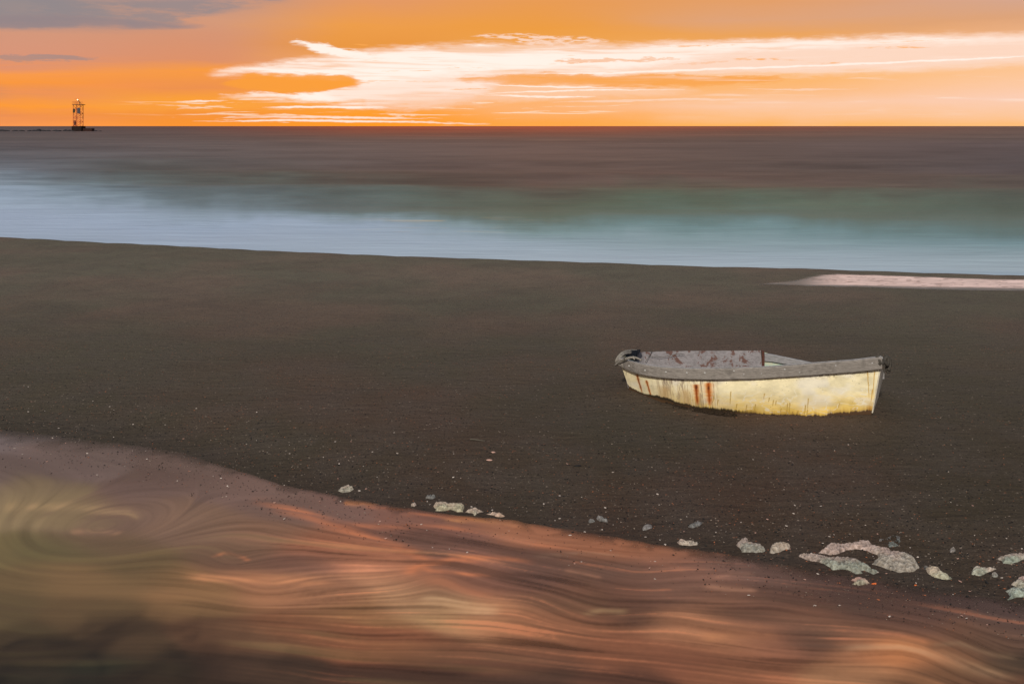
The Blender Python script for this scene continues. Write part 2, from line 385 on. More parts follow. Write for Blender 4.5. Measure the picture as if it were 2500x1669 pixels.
row(385, (0,(94,98,104)),(450,(92,90,90)),(900,(96,86,84)),(1300,(100,82,76)),(1800,(88,76,72)),(2500,(74,70,74)))
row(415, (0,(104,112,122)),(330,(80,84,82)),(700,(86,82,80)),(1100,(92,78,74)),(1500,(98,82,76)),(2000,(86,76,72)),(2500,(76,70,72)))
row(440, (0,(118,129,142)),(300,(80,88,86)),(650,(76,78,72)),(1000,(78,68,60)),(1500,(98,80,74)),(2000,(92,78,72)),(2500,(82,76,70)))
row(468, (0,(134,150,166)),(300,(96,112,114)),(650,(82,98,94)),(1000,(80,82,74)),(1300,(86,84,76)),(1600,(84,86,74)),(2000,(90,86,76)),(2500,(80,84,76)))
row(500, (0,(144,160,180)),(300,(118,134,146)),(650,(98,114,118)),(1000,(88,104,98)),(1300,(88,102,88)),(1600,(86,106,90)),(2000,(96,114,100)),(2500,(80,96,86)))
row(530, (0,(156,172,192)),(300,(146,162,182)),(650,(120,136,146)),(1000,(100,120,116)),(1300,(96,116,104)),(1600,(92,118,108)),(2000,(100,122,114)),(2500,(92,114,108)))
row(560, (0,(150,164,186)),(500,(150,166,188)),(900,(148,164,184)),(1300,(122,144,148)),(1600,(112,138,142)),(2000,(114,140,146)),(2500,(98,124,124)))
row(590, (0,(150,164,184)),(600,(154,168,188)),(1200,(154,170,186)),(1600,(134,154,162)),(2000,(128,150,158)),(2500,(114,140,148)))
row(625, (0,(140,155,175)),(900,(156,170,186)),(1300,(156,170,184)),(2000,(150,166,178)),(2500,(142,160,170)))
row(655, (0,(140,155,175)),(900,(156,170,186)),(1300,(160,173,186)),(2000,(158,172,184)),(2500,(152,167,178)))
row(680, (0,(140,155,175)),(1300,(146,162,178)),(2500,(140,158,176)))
near = sst(py, 345, 440) * (1 - sst(py, 560, 620))
wx_ = px / 130.0
wis = fbm(wx_, py / 260.0, 4, 2, 0.6) - 0.5
pyw = py + 16 * (fbm(px / 90, py / 24, 4, 7, 0.6) - 0.5) * near - 0.010 * (px - 1250) * near + near * (26 * wis + 30 * (fbm(px / 300, py / 90, 3, 6) - 0.5)) + 10 * (fbm(px / 260, py / 20, 3, 4) - 0.5) * sst(py, 322, 380)
pxw = px + 60 * (fbm(px / 200, py / 60, 3, 5) - 0.5)
rws = sorted({p[1] for p in seapts}); Rc = []
for y_ in rws:
    q_ = sorted([p for p in seapts if p[1] == y_]); X_ = [p[0] for p in q_]; cl = np.array([lin(p[2]) for p in q_])
    Rc.append(cl_ := [np.convolve(np.pad(np.interp(np.linspace(-400, 2900, 331), X_, cl[:, j]), 14, mode='edge'), np.hanning(29) / np.hanning(29).sum(), 'valid') for j in range(3)])
Rc = np.array(Rc)                                            # rows, 3, 331
fr = np.interp(pyw, rws, np.arange(len(rws))); i0 = np.clip(fr.astype(int), 0, len(rws) - 2); ft = fr - i0
xi = np.clip((pxw + 400) / 10, 0, 329.99); j0 = xi.astype(int); fx2 = xi - j0
def _s(i): return np.stack([Rc[i, j, j0] * (1 - fx2) + Rc[i, j, j0 + 1] * fx2 for j in range(3)], -1)
sc = _s(i0) * (1 - ft[..., None]) + _s(i0 + 1) * ft[..., None]
# long horizontal streaks, finer toward the horizon
off = np.maximum(py - HORIZON, 1.0)
s1 = fbm(px / 330, np.log(off) * 9.0, 4, 1, 0.6) - 0.5
s2 = fbm(px / 120, np.log(off) * 30.0, 3, 3, 0.6) - 0.5
m_ = 1 + (0.75 * s1 + 0.55 * s2) * (1 - 0.88 * sst(py, 450, 540))
foam = sst(sc[..., 2], 0.16, 0.34)
sc = sc * m_[..., None]
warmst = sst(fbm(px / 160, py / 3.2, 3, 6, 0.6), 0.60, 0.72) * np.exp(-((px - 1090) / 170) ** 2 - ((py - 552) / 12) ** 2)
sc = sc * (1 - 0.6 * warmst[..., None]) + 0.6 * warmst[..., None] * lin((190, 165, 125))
sc = sc * (1.0 + 0.0 * foam[..., None])
me = grid_mesh('sea', np.stack([Xsg, Ysg, SEA_Z + wav], -1), attrs={'tint': sc, 'foam': foam[..., None]})
M = Mat('sea_water'); n_ = M.nt
tint = M.attr('tint'); fo = M.attr('foam', True)
SEA_K = n_.nodes.new('ShaderNodeMix'); 
base = mix(n_, 1.0, tint, mix(n_, fo, (0.98, 0.92, 0.84, 1), (1.22, 1.18, 1.08, 1)), 'MULTIPLY')
n_.nodes.remove(SEA_K)
nb = M.bump(noise(n_, M.obj((0.25, 1.0, 1)), 0.9, 4, 0.6), 0.5, 0.25)
M.set(base=base, rough=fo * 0.4 + 0.5, spec=0.22, ior=1.33, normal=nb)
tag(link('sea', me, M.m), kind='structure')

# ------------------------------------------------------------------ tidal pool with drifting foam
# line-integral streaks of foam along a swirling current
pr, pc = 560, 1240
ri = np.linspace(0, 1, pr)[:, None]
Yp = 1 / ((1 - ri) / 4.2 + ri / 12.0) - 1.0
cc = np.linspace(-0.66, 0.66, pc)[None, :]
Yp = Yp + 0 * cc; Xp = cc * (Yp + 1.0)
def wpt(x, y): a = atZ(x, y, 0.0); return float(a[0]), float(a[1])
EDD = [(235,1292,1.05,0.34),(2235,1592,-0.50,0.20),(2470,1612,0.62,0.20),(650,1436,0.40,0.16),(1075,1408,-0.45,0.14),(1290,1475,-0.26,0.16),
       (560,1370,0.30,0.12),(1560,1400,0.26,0.16),(1460,1500,0.22,0.12),(1880,1470,-0.24,0.14),(870,1560,0.22,0.2),(60,1560,0.25,0.3),(1650,1520,-0.2,0.16),(1330,1290,0.2,0.14)]
EDW = [wpt(a, b) + (g, r) for a, b, g, r in EDD]
def vel(x, y):
    lx = sst(x, -2.6, -0.6)
    u = 0.50 + 0.50 * lx; v = -0.10 - 0.12 * lx
    v = v - 0.42 * np.exp(-((x + 1.35) / 1.2) ** 2 - ((y - 6.45) / 0.75) ** 2)
    e = 0.12
    ps = lambda a, b: 0.11 * fbm(a * 1.1, b * 1.3, 4, 5, 0.6)
    u = u + (ps(x, y + e) - ps(x, y - e)) / (2 * e); v = v - (ps(x + e, y) - ps(x - e, y)) / (2 * e)
    for (ex, ey, g, r) in EDW:
        dx, dy = x - ex, y - ey; q = (0.85 if g > 1 else 0.42) * g / (dx * dx + dy * dy + r * r) * np.exp(-(dx * dx + dy * dy) / (4.2 * r) ** 2)
        u = u - q * dy; v = v + q * dx
    n = np.sqrt(u * u + v * v) + 1e-6
    return u / n, v / n
U, V_ = vel(Xp, Yp)
def sampler(F):
    def f(x, y):
        r = (1 / 4.2 - 1 / (y + 1)) / (1 / 4.2 - 1 / 12.0) * (pr - 1); c = (x / (y + 1) / 0.66 + 1) / 2 * (pc - 1)
        r = np.clip(r, 0, pr - 1.001); c = np.clip(c, 0, pc - 1.001)
        r0 = r.astype(int); c0 = c.astype(int); a = r - r0; b = c - c0
        return (F[r0, c0] * (1 - b) + F[r0, c0 + 1] * b) * (1 - a) + (F[r0 + 1, c0] * (1 - b) + F[r0 + 1, c0 + 1] * b) * a
    return f
su, sv = sampler(U), sampler(V_)
acc = [np.zeros_like(Xp) for _ in range(5)]; wt = [0, 0, 0]
for sgn in (1, -1):
    x, y = Xp.copy(), Yp.copy()
    for k in range(54):
        u, v = su(x, y), sv(x, y)
        x = x + sgn * u * 0.0135; y = y + sgn * v * 0.0135
        w = math.exp(-(k / 38.0) ** 2); ws = math.exp(-(k / 17.0) ** 2)
        acc[0] += w * vn(x * 13, y * 13, 1); acc[1] += ws * vn(x * 30, y * 30, 2); wt[0] += w; wt[1] += ws; acc[3] += ws * vn(x * 11, y * 15, 6); acc[4] += ws * vn(x * 58, y * 58, 7)
        acc[2] += w * vn(x * 3.2, y * 3.2, 4); wt[2] += w
wt += [wt[1], wt[1]]; L0, L1, L2, L3, L4_ = [(a / w - 0.5) for a, w in zip(acc, wt)]; L3 /= L3.std(); L4_ /= L4_.std()
L0 /= L0.std(); L1 /= L1.std(); L2 /= L2.std()
px, py = project(Xp, Yp, 0.0)
PC = [(0,1060,(134,124,124)),(200,1105,(130,114,108)),(450,1125,(122,104,96)),(640,1190,(118,98,90)),(0,1165,(112,98,92)),(400,1185,(110,92,84)),(720,1235,(104,86,78)),(830,1230,(114,90,82)),(950,1290,(118,86,74)),  # bluish grey upper-left tint has the sky's reflection put into the colour
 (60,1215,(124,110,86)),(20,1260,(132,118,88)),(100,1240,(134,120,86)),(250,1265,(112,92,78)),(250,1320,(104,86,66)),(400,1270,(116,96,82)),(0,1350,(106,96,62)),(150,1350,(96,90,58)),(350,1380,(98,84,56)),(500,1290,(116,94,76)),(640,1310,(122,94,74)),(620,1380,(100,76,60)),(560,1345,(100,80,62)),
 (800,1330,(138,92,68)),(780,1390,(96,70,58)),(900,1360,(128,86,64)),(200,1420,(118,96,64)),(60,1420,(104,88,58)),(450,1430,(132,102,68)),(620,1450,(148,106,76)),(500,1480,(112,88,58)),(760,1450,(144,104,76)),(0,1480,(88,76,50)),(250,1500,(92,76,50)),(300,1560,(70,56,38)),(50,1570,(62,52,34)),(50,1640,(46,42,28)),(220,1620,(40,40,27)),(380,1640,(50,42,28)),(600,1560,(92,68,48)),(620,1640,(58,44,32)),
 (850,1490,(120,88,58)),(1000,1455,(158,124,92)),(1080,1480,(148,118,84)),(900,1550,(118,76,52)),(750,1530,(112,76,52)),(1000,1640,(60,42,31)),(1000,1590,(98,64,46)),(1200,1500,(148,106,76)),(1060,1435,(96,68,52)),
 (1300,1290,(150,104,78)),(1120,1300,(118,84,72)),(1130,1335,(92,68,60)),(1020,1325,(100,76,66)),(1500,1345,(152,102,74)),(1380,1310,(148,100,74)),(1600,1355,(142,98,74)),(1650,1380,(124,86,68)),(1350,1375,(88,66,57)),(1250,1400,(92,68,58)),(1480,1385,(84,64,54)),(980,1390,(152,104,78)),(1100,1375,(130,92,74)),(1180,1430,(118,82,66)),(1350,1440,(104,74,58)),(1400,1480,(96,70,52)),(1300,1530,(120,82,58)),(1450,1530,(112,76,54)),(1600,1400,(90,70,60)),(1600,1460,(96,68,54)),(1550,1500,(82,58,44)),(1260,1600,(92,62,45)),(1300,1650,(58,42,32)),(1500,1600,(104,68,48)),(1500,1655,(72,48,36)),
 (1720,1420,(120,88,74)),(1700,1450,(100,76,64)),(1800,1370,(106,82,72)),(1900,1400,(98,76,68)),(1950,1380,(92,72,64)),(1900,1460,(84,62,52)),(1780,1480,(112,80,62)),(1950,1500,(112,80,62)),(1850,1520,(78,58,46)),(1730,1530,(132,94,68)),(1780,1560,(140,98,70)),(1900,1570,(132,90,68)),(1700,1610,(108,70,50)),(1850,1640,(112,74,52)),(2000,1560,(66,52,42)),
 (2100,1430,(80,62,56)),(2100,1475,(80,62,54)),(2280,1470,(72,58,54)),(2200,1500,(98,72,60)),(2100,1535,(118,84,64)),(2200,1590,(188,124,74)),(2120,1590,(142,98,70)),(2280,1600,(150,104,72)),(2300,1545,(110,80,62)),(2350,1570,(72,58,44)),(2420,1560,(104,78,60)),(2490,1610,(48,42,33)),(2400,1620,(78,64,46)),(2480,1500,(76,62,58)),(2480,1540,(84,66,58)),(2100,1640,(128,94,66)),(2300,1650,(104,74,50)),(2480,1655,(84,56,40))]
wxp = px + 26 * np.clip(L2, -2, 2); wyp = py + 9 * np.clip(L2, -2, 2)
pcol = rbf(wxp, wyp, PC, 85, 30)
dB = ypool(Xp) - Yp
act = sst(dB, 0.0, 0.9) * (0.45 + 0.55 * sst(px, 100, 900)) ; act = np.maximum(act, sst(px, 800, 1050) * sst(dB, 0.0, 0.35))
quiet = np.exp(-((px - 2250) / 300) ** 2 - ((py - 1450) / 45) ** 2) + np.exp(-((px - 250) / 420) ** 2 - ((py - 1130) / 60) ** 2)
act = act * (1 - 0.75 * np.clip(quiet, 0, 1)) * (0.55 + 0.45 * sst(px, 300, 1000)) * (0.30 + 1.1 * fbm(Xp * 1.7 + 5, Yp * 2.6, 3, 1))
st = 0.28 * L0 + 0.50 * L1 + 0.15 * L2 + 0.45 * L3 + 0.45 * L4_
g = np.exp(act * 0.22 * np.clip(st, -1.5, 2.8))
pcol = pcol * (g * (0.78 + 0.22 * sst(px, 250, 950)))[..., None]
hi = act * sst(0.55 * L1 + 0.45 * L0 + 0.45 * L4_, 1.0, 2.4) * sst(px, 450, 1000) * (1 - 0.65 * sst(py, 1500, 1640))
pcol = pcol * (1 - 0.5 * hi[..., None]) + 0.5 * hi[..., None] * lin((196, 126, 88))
# single bright or dark filaments of foam
def filament(pts, w, c, op):
    global pcol
    fx_, fy_ = px + 7 * np.clip(L2, -2, 2), py + 2.5 * np.clip(L2, -2, 2) + 2.0 * np.clip(L3, -2, 2)
    best = np.full(px.shape, 1e9); tt_ = np.zeros(px.shape); n = len(pts) - 1
    for i in range(n):
        (x0_, y0_), (x1_, y1_) = pts[i], pts[i + 1]; ex, ey = x1_ - x0_, (y1_ - y0_) * 2.4
        q = np.clip(((fx_ - x0_) * ex + (fy_ - y0_) * 2.4 * ey) / (ex * ex + ey * ey), 0, 1)
        d_ = np.hypot(fx_ - x0_ - q * ex, (fy_ - y0_) * 2.4 - q * ey); m2 = d_ < best
        best = np.where(m2, d_, best); tt_ = np.where(m2, (i + q) / n, tt_)
    op = op * 0.62; w = w * 1.5
    a_ = np.exp(-(best / (w * 2.0)) ** 2) * sst(tt_, 0, 0.18) * (1 - sst(tt_, 0.8, 1)) * (0.55 + 0.3 * np.clip(L1, -1, 1.5)) * op
    a_ = np.clip(a_, 0, 1)[..., None]; pcol = pcol * (1 - a_) + a_ * lin(c)
OG, BE, DKF = (206,128,84), (190,156,120), (62,50,42)
for f_ in (([(600,1218),(760,1260),(900,1308),(1000,1345),(1080,1385)], 7, OG, 1.0), ([(820,1290),(930,1340),(1030,1400),(1130,1440),(1250,1460)], 12, (176,116,82), 0.6),
           ([(1000,1412),(1030,1382),(1100,1360),(1230,1366),(1330,1376)], 5, OG, 1.1), ([(1030,1384),(1060,1396),(1120,1400),(1200,1398)], 4, OG, 0.9), ([(1020,1408),(1040,1392),(1080,1384),(1150,1388)], 9, DKF, 0.5),
           ([(1090,1282),(1150,1268),(1240,1265),(1340,1292)], 8, (206,146,92), 1.0), ([(840,1224),(870,1227),(940,1232)], 5, (226,150,90), 1.2), ([(890,1238),(970,1246),(1030,1244)], 3, OG, 0.9),
           ([(980,1258),(1080,1262),(1200,1272)], 3.5, OG, 0.7), ([(800,1275),(950,1284),(1100,1290),(1230,1300)], 4, OG, 0.7), ([(510,1362),(550,1352),(600,1362),(620,1374)], 2.5, OG, 0.5), ([(430,1404),(560,1412),(700,1418),(860,1428)], 7, (200,140,98), 0.9),
           ([(0,1252),(60,1240),(180,1236),(300,1246),(370,1272)], 8, (160,136,100), 0.8), ([(70,1262),(110,1254),(220,1256),(330,1276),(350,1320)], 7, (90,76,62), 0.6), ([(150,1296),(230,1292),(310,1302)], 5, (160,124,96), 0.6), ([(200,1322),(280,1328),(420,1322)], 6, (78,66,48), 0.8),
           ([(1010,1455),(1080,1462),(1150,1486),(1240,1500)], 12, (190,160,122), 0.9), ([(1300,1360),(1420,1352),(1530,1358)], 5, (150,130,108), 0.6), ([(1280,1330),(1420,1340),(1500,1350)], 4, OG, 0.5), ([(1420,1505),(1470,1488),(1550,1496)], 6, (150,128,92), 0.8), ([(1420,1512),(1500,1518),(1680,1526)], 9, DKF, 0.6),
           ([(1380,1392),(1430,1400),(1490,1416)], 4, (190,140,110), 0.8), ([(1560,1368),(1640,1384),(1700,1400)], 5, (190,130,100), 0.6), ([(1740,1350),(1790,1358),(1850,1364)], 4, (176,120,92), 0.7), ([(1750,1418),(1800,1404),(1860,1406)], 4, (186,140,116), 0.9), ([(1720,1430),(1790,1438),(1860,1440)], 5, (180,136,110), 0.8), ([(1880,1384),(1950,1388),(2000,1398)], 5, (160,118,98), 0.7),
           ([(1900,1558),(1980,1572),(2060,1578),(2160,1566)], 8, DKF, 0.7), ([(2020,1604),(2100,1582),(2200,1578),(2290,1596),(2400,1636),(2500,1664)], 9, BE, 0.7), ([(2250,1580),(2300,1576),(2360,1600),(2500,1616)], 10, (46,40,33), 0.9), ([(2260,1570),(2330,1564),(2420,1590),(2500,1600)], 5, (140,118,90), 0.8), ([(1700,1560),(1820,1548),(1920,1556)], 9, (176,124,84), 0.8), ([(1000,1600),(1200,1610),(1500,1630)], 14, DKF, 0.4)):
    filament(*f_)
gr = act * sst(L0 - L2 * 0.5, 0.8, 2.2) * (1 - sst(px, 300, 1500)) * 0.35
pcol = pcol * (1 - gr[..., None]) + gr[..., None] * lin((132, 122, 78)) * 1.0
# dark weed-covered bed showing through near the lower left corner
ll = (1 - sst(px, 300, 1150)) * sst(py, 1440, 1560)
bl = sst(fbm(Xp * 3.6, Yp * 3.0, 3, 3, 0.5), 0.40, 0.68)
ridge = 1 - np.abs(fbm(Xp * 2.6, Yp * 2.4, 2, 6) - 0.5) * 8
pcol = pcol * (1 - (0.34 * ll * bl + 0.22 * ll * np.clip(ridge, 0, 1))[..., None])
alpha = sst(dB, -0.02, 0.12 + 0.35 * (1 - sst(px, 0, 700)) + 0.10 * sst(fbm(Xp * 6, Yp * 6, 3, 2), .4, .6)) * (0.80 + 0.18 * sst(dB, 0.3, 1.2)) * (1 - 0.35 * np.clip(quiet, 0, 1))
alpha = alpha * (1 - 0.25 * sst(-st, 0.5, 2) * act)
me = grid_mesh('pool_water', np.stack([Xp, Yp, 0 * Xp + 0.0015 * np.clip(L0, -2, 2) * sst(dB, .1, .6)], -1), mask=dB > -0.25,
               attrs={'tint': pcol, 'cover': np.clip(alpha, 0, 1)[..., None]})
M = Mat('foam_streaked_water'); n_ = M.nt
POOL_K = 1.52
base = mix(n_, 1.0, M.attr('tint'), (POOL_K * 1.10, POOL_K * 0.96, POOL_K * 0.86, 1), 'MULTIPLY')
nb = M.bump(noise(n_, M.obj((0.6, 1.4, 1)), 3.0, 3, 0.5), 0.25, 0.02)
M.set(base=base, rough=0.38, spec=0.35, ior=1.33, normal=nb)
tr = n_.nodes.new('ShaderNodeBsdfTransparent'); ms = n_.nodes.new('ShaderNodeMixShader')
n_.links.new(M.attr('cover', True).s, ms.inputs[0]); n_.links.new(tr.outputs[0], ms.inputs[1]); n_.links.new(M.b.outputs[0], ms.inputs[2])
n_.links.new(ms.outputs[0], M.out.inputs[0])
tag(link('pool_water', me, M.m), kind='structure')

# wash tongue behind the boat, inside the berm; pink light put into its colour
def in_poly(x, y, poly):
    r = np.zeros(x.shape, bool); n = len(poly); j = n - 1
    for i in range(n):
        xi, yi = poly[i]; xj, yj = poly[j]
        c = ((yi > y) != (yj > y)) & (x < (xj - xi) * (y - yi) / (yj - yi + 1e-12) + xi); r ^= c; j = i
    return r
def poly_dist(x, y, poly):
    d = np.full(x.shape, 1e9); n = len(poly)
    for i in range(n):
        x0, y0 = poly[i]; x1, y1 = poly[(i + 1) % n]; ex, ey = x1 - x0, y1 - y0
        t = np.clip(((x - x0) * ex + (y - y0) * ey) / (ex * ex + ey * ey + 1e-12), 0, 1)
        d = np.minimum(d, np.hypot(x - x0 - t * ex, y - y0 - t * ey))
    return d
WP = [(1838,697),(1930,686),(1990,674),(2040,670),(2250,676),(2500,684),(2900,696),(2900,718),(2500,713),(2400,713),(2260,710),(2100,706),(2000,704)]
ux = np.linspace(1840, 2900, 520)[None, :]; uy = np.linspace(666, 720, 130)[:, None]
UX, UY = ux + 0 * uy, uy + 0 * ux
gx, gy = atZ(UX, UY, 0.195)
gy = np.minimum(gy, ycrest(gx) - 0.05)
gz = hsand(gx, gy) + 0.006
poly = WP
ins = in_poly(UX, UY + 1.2 * (fbm(UX / 60, UY / 8, 3, 2) - 0.5), poly); dd = poly_dist(UX * 0.12, UY, [(a * 0.12, b) for a, b in poly])
rp = fbm(UX / 44, UY / 2.0, 3, 3, 0.5)
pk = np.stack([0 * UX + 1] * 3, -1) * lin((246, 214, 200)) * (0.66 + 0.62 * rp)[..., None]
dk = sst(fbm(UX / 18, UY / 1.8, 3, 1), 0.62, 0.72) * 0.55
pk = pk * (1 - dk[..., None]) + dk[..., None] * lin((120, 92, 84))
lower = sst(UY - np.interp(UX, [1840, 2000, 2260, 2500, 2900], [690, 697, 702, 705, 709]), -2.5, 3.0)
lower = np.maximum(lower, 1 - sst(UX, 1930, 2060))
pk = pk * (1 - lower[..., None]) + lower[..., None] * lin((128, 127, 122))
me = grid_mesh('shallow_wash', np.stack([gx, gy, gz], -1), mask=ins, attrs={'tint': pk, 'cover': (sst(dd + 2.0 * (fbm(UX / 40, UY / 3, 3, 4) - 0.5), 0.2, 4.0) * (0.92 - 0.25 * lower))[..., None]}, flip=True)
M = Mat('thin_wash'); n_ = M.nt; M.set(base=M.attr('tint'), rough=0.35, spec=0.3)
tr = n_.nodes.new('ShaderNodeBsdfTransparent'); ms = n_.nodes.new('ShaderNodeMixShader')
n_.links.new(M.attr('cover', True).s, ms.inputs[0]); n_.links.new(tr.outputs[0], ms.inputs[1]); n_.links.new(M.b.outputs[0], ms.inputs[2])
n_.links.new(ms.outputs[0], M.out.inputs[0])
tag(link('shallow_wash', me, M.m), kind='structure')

# ------------------------------------------------------------------ foam patches left on the sand
M = Mat('sea_foam'); n_ = M.nt
fn = noise(n_, M.obj(), 55, 4, 0.65); fnn = noise(n_, M.obj(), 150, 2, 0.7)
base = mix(n_, fn.ss(0.36, 0.60), mix(n_, 1.0, M.attr('tint'), (0.66, 0.62, 0.58, 1), 'MULTIPLY'), M.attr('tint'))
nb = M.bump(fnn, 0.6, 0.006); nb = M.bump(fn, 0.9, 0.014, nb)
M.set(base=base, rough=0.8, spec=0.2, normal=nb)
FOAM = M.m
PINK, MINT, CREAM_, GREY, PALE = (190,160,140), (164,160,140), (188,170,144), (124,119,115), (172,160,144)
def foam_patch(label, poly, top, low, hmax=0.018, group='patches of sea foam along the pool edge', thin=False):
    xs = [p[0] for p in poly]; ys = [p[1] for p in poly]
    cxm, cym = sum(xs) / len(xs), sum(ys) / len(ys)
    c0 = atZ(cxm, cym, 0.03); z0 = float(hsand(np.array([c0[0]]), np.array([c0[1]]))[0]); z0 = max(z0, 0.002)
    wp = [tuple(float(q) for q in atZ(a, b, z0)) for a, b in poly]
    X0, X1 = min(p[0] for p in wp) - .02, max(p[0] for p in wp) + .02; Y0, Y1 = min(p[1] for p in wp) - .02, max(p[1] for p in wp) + .02
    res = 0.004 if (X1 - X0) > 0.12 else 0.0025
    nx, ny = int((X1 - X0) / res) + 2, int((Y1 - Y0) / res) + 2
    gx = np.linspace(X0, X1, nx)[None, :] + np.zeros((ny, 1)); gy = np.linspace(Y0, Y1, ny)[:, None] + np.zeros((1, nx))
    wxn = gx + 0.018 * (fbm(gx * 22, gy * 22, 3, 1) - 0.5); wyn = gy + 0.018 * (fbm(gx * 22, gy * 22, 3, 4) - 0.5)
    ins = in_poly(wxn, wyn, wp); d = poly_dist(wxn, wyn, wp); sd_ = np.where(ins, d, -d)
    lump = fbm(gx * 24, gy * 34, 4, 2, 0.6); bub = 1 - np.abs(fbm(gx * 38, gy * 66, 3, 5) - 0.5) * 4
    h = hmax * (1 - np.exp(-np.maximum(sd_, 0) / (hmax * 0.7))) * (0.25 + 1.3 * lump) + 0.010 * bub * sst(sd_, 0, 0.01)
    zs = np.maximum(hsand(gx, gy), 0.001)
    keep = sd_ > -0.004
    if thin: keep &= ~((lump < 0.46) & (bub < 0.75))
    zz = zs + np.where(sd_ > 0, h, -0.004)
    f = sst((gy - Y0) / (Y1 - Y0) + 0.35 * (fbm(gx * 12, gy * 12, 2, 6) - 0.5), 0.30, 0.62)
    tint = lin(low) * (1 - f[..., None]) + lin(top) * f[..., None]  # far pink and near green hues: reflected light put into the colour
    tint = tint * 0.55 + 0.45 * tint.mean(-1, keepdims=True) * np.array([1.06, 1.0, 0.90])
    tint = tint * 0.92 * (0.30 + 0.60 * lump + 0.55 * np.clip(bub, 0, 1))[..., None]  # crevice shade put into the colour where lumps and ridges are low
    cx0, cy0 = (X0 + X1) / 2, (Y0 + Y1) / 2
    me = grid_mesh('foam_patch', np.stack([gx - cx0, gy - cy0, zz - z0], -1), mask=keep, attrs={'tint': tint})
    o = link('foam_patch', me, FOAM, None, (cx0, cy0, z0))
    return tag(o, label, 'sea foam', group)
def blob(x0, x1, y0, y1, lump=0.0, tilt=0.0):
    out = []; rs = random.Random(int(x0 * 7 + y0))
    for k in range(12):
        a = 2 * math.pi * k / 12; r = 1 + rs.uniform(-0.22, 0.22)
        ex, ey = math.cos(a) * r * 0.95, math.sin(a) * r * 0.95
        out.append(((x0 + x1) / 2 + ex * (x1 - x0) / 2, (y0 + y1) / 2 + (ey * (1 - abs(tilt) * 0.5) + tilt * ex) * (y1 - y0) / 2))
    return out
Z5 = lambda pts: [(1750 + .3193 * a, 1250 + .3193 * b) for a, b in pts]
Z6 = lambda pts: [(800 + .4044 * a, 1150 + .4044 * b) for a, b in pts]
foam_patch('knobbly mint and pink foam patch just left of the oval tan patch', Z5([(148,255),(180,232),(215,225),(240,235),(240,252),(300,262),(345,275),(374,296),(350,308),(270,306),(190,298),(182,275)]), PINK, MINT)
foam_patch('small oval tan foam patch right of the knobbly mint one', Z5([(405,300),(415,270),(440,256),(520,257),(565,268),(555,285),(500,298),(430,309)]), (200,172,140), CREAM_)
foam_patch('largest foam patch, a thick pinkish arch curving down to the right', Z5([(778,298),(850,262),(880,252),(960,262),(1090,250),(1170,256),(1215,285),(1300,298),(1340,312),(1370,320),(1400,325),(1500,350),(1535,385),(1545,412),(1500,432),(1400,434),(1310,412),(1260,395),(1185,378),(1240,350),(1225,325),(1150,300),(1080,288),(990,288),(930,312),(870,318)]), (200,164,146), (180,166,144), 0.022)
foam_patch('long mint green foam strip with forked right end below the big arch', Z5([(632,352),(690,338),(760,350),(880,375),(1000,376),(1080,392),(1140,418),(1170,440),(1250,462),(1190,472),(1130,455),(1090,448),(1118,466),(1060,468),(1000,445),(880,436),(840,410),(770,388),(690,372)]), PINK, (162,168,144), 0.018)
foam_patch('faint grey film of foam on the sand above the big arch', Z5([(1225,205),(1290,200),(1340,178),(1400,185),(1410,215),(1390,242),(1320,246),(1290,225)]), GREY, (112,120,112), 0.006, thin=True)
foam_patch('yellowish green foam wedge right of the big arch', Z5([(1590,445),(1640,442),(1700,450),(1740,480),(1802,505),(1760,512),(1670,500),(1620,478)]), (206,178,140), (182,180,140))
foam_patch('tiny grey foam dab at the upper tip of the yellowish wedge', Z5(blob(1570,1625,420,438)), GREY, GREY, 0.008)
foam_patch('pale green foam patch with a thin tail pointing right', Z5([(1950,450),(1975,427),(2040,432),(2090,438),(2142,434),(2100,450),(2050,462),(2000,476),(1960,468)]), (196,172,148), (172,176,148))
foam_patch('small round foam dab beside the patch with the thin tail', Z5(blob(2098,2160,468,496,0,.3)), (176,164,148), (160,164,148), 0.015)
foam_patch('pinkish foam patch cut by the right picture edge, highest one there', Z5([(2125,342),(2200,330),(2260,318),(2330,322),(2420,330),(2480,345),(2420,356),(2330,352),(2240,376),(2190,372),(2170,352)]), PINK, (160,176,150))
foam_patch('pink foam lump at the right picture edge above the mint one', Z5([(2245,552),(2290,538),(2330,515),(2400,510),(2450,540),(2430,572),(2350,588),(2270,590),(2290,566)]), (206,160,142), (186,180,150))
foam_patch('bright mint foam lump at the right picture edge, lowest of all patches', Z5([(2205,612),(2280,602),(2360,604),(2460,610),(2480,640),(2400,660),(2300,655),(2215,670),(2235,648),(2225,626)]), (166,176,156), (158,178,156), 0.016)
foam_patch('pointed peach foam patch lying in the shallow water near the orange chip', Z5([(1025,515),(1080,503),(1130,515),(1172,540),(1130,550),(1095,556),(1035,545),(1060,530)]), (224,160,132), (180,168,130), 0.012)
foam_patch('lone pale round foam dab on the sand right of the faint grey film', Z5(blob(1778,1828,272,294)), (164,150,138), (150,140,130), 0.014)
foam_patch('smooth cream oval of foam, farthest left at the pool edge', Z6([(60,122),(80,111),(110,106),(150,110),(154,120),(135,129),(85,132)]), (206,178,152), (190,180,150), 0.018)
foam_patch('small grey foam dab on sand left of the lumpy cream cluster', Z6(blob(590,650,150,170)), (136,136,132), (128,128,122), 0.012)
foam_patch('lumpy cream foam cluster at the pool edge', Z6([(636,215),(655,202),(700,204),(730,214),(780,212),(826,222),(820,246),(780,248),(740,236),(700,242),(645,240),(655,228)]), (208,176,142), (188,178,132), 0.02)
foam_patch('ragged cream foam strip just right of the lumpy cluster', Z6([(832,250),(860,240),(900,240),(942,252),(900,256),(890,268),(868,256)]), (206,174,144), (190,176,140), 0.016)
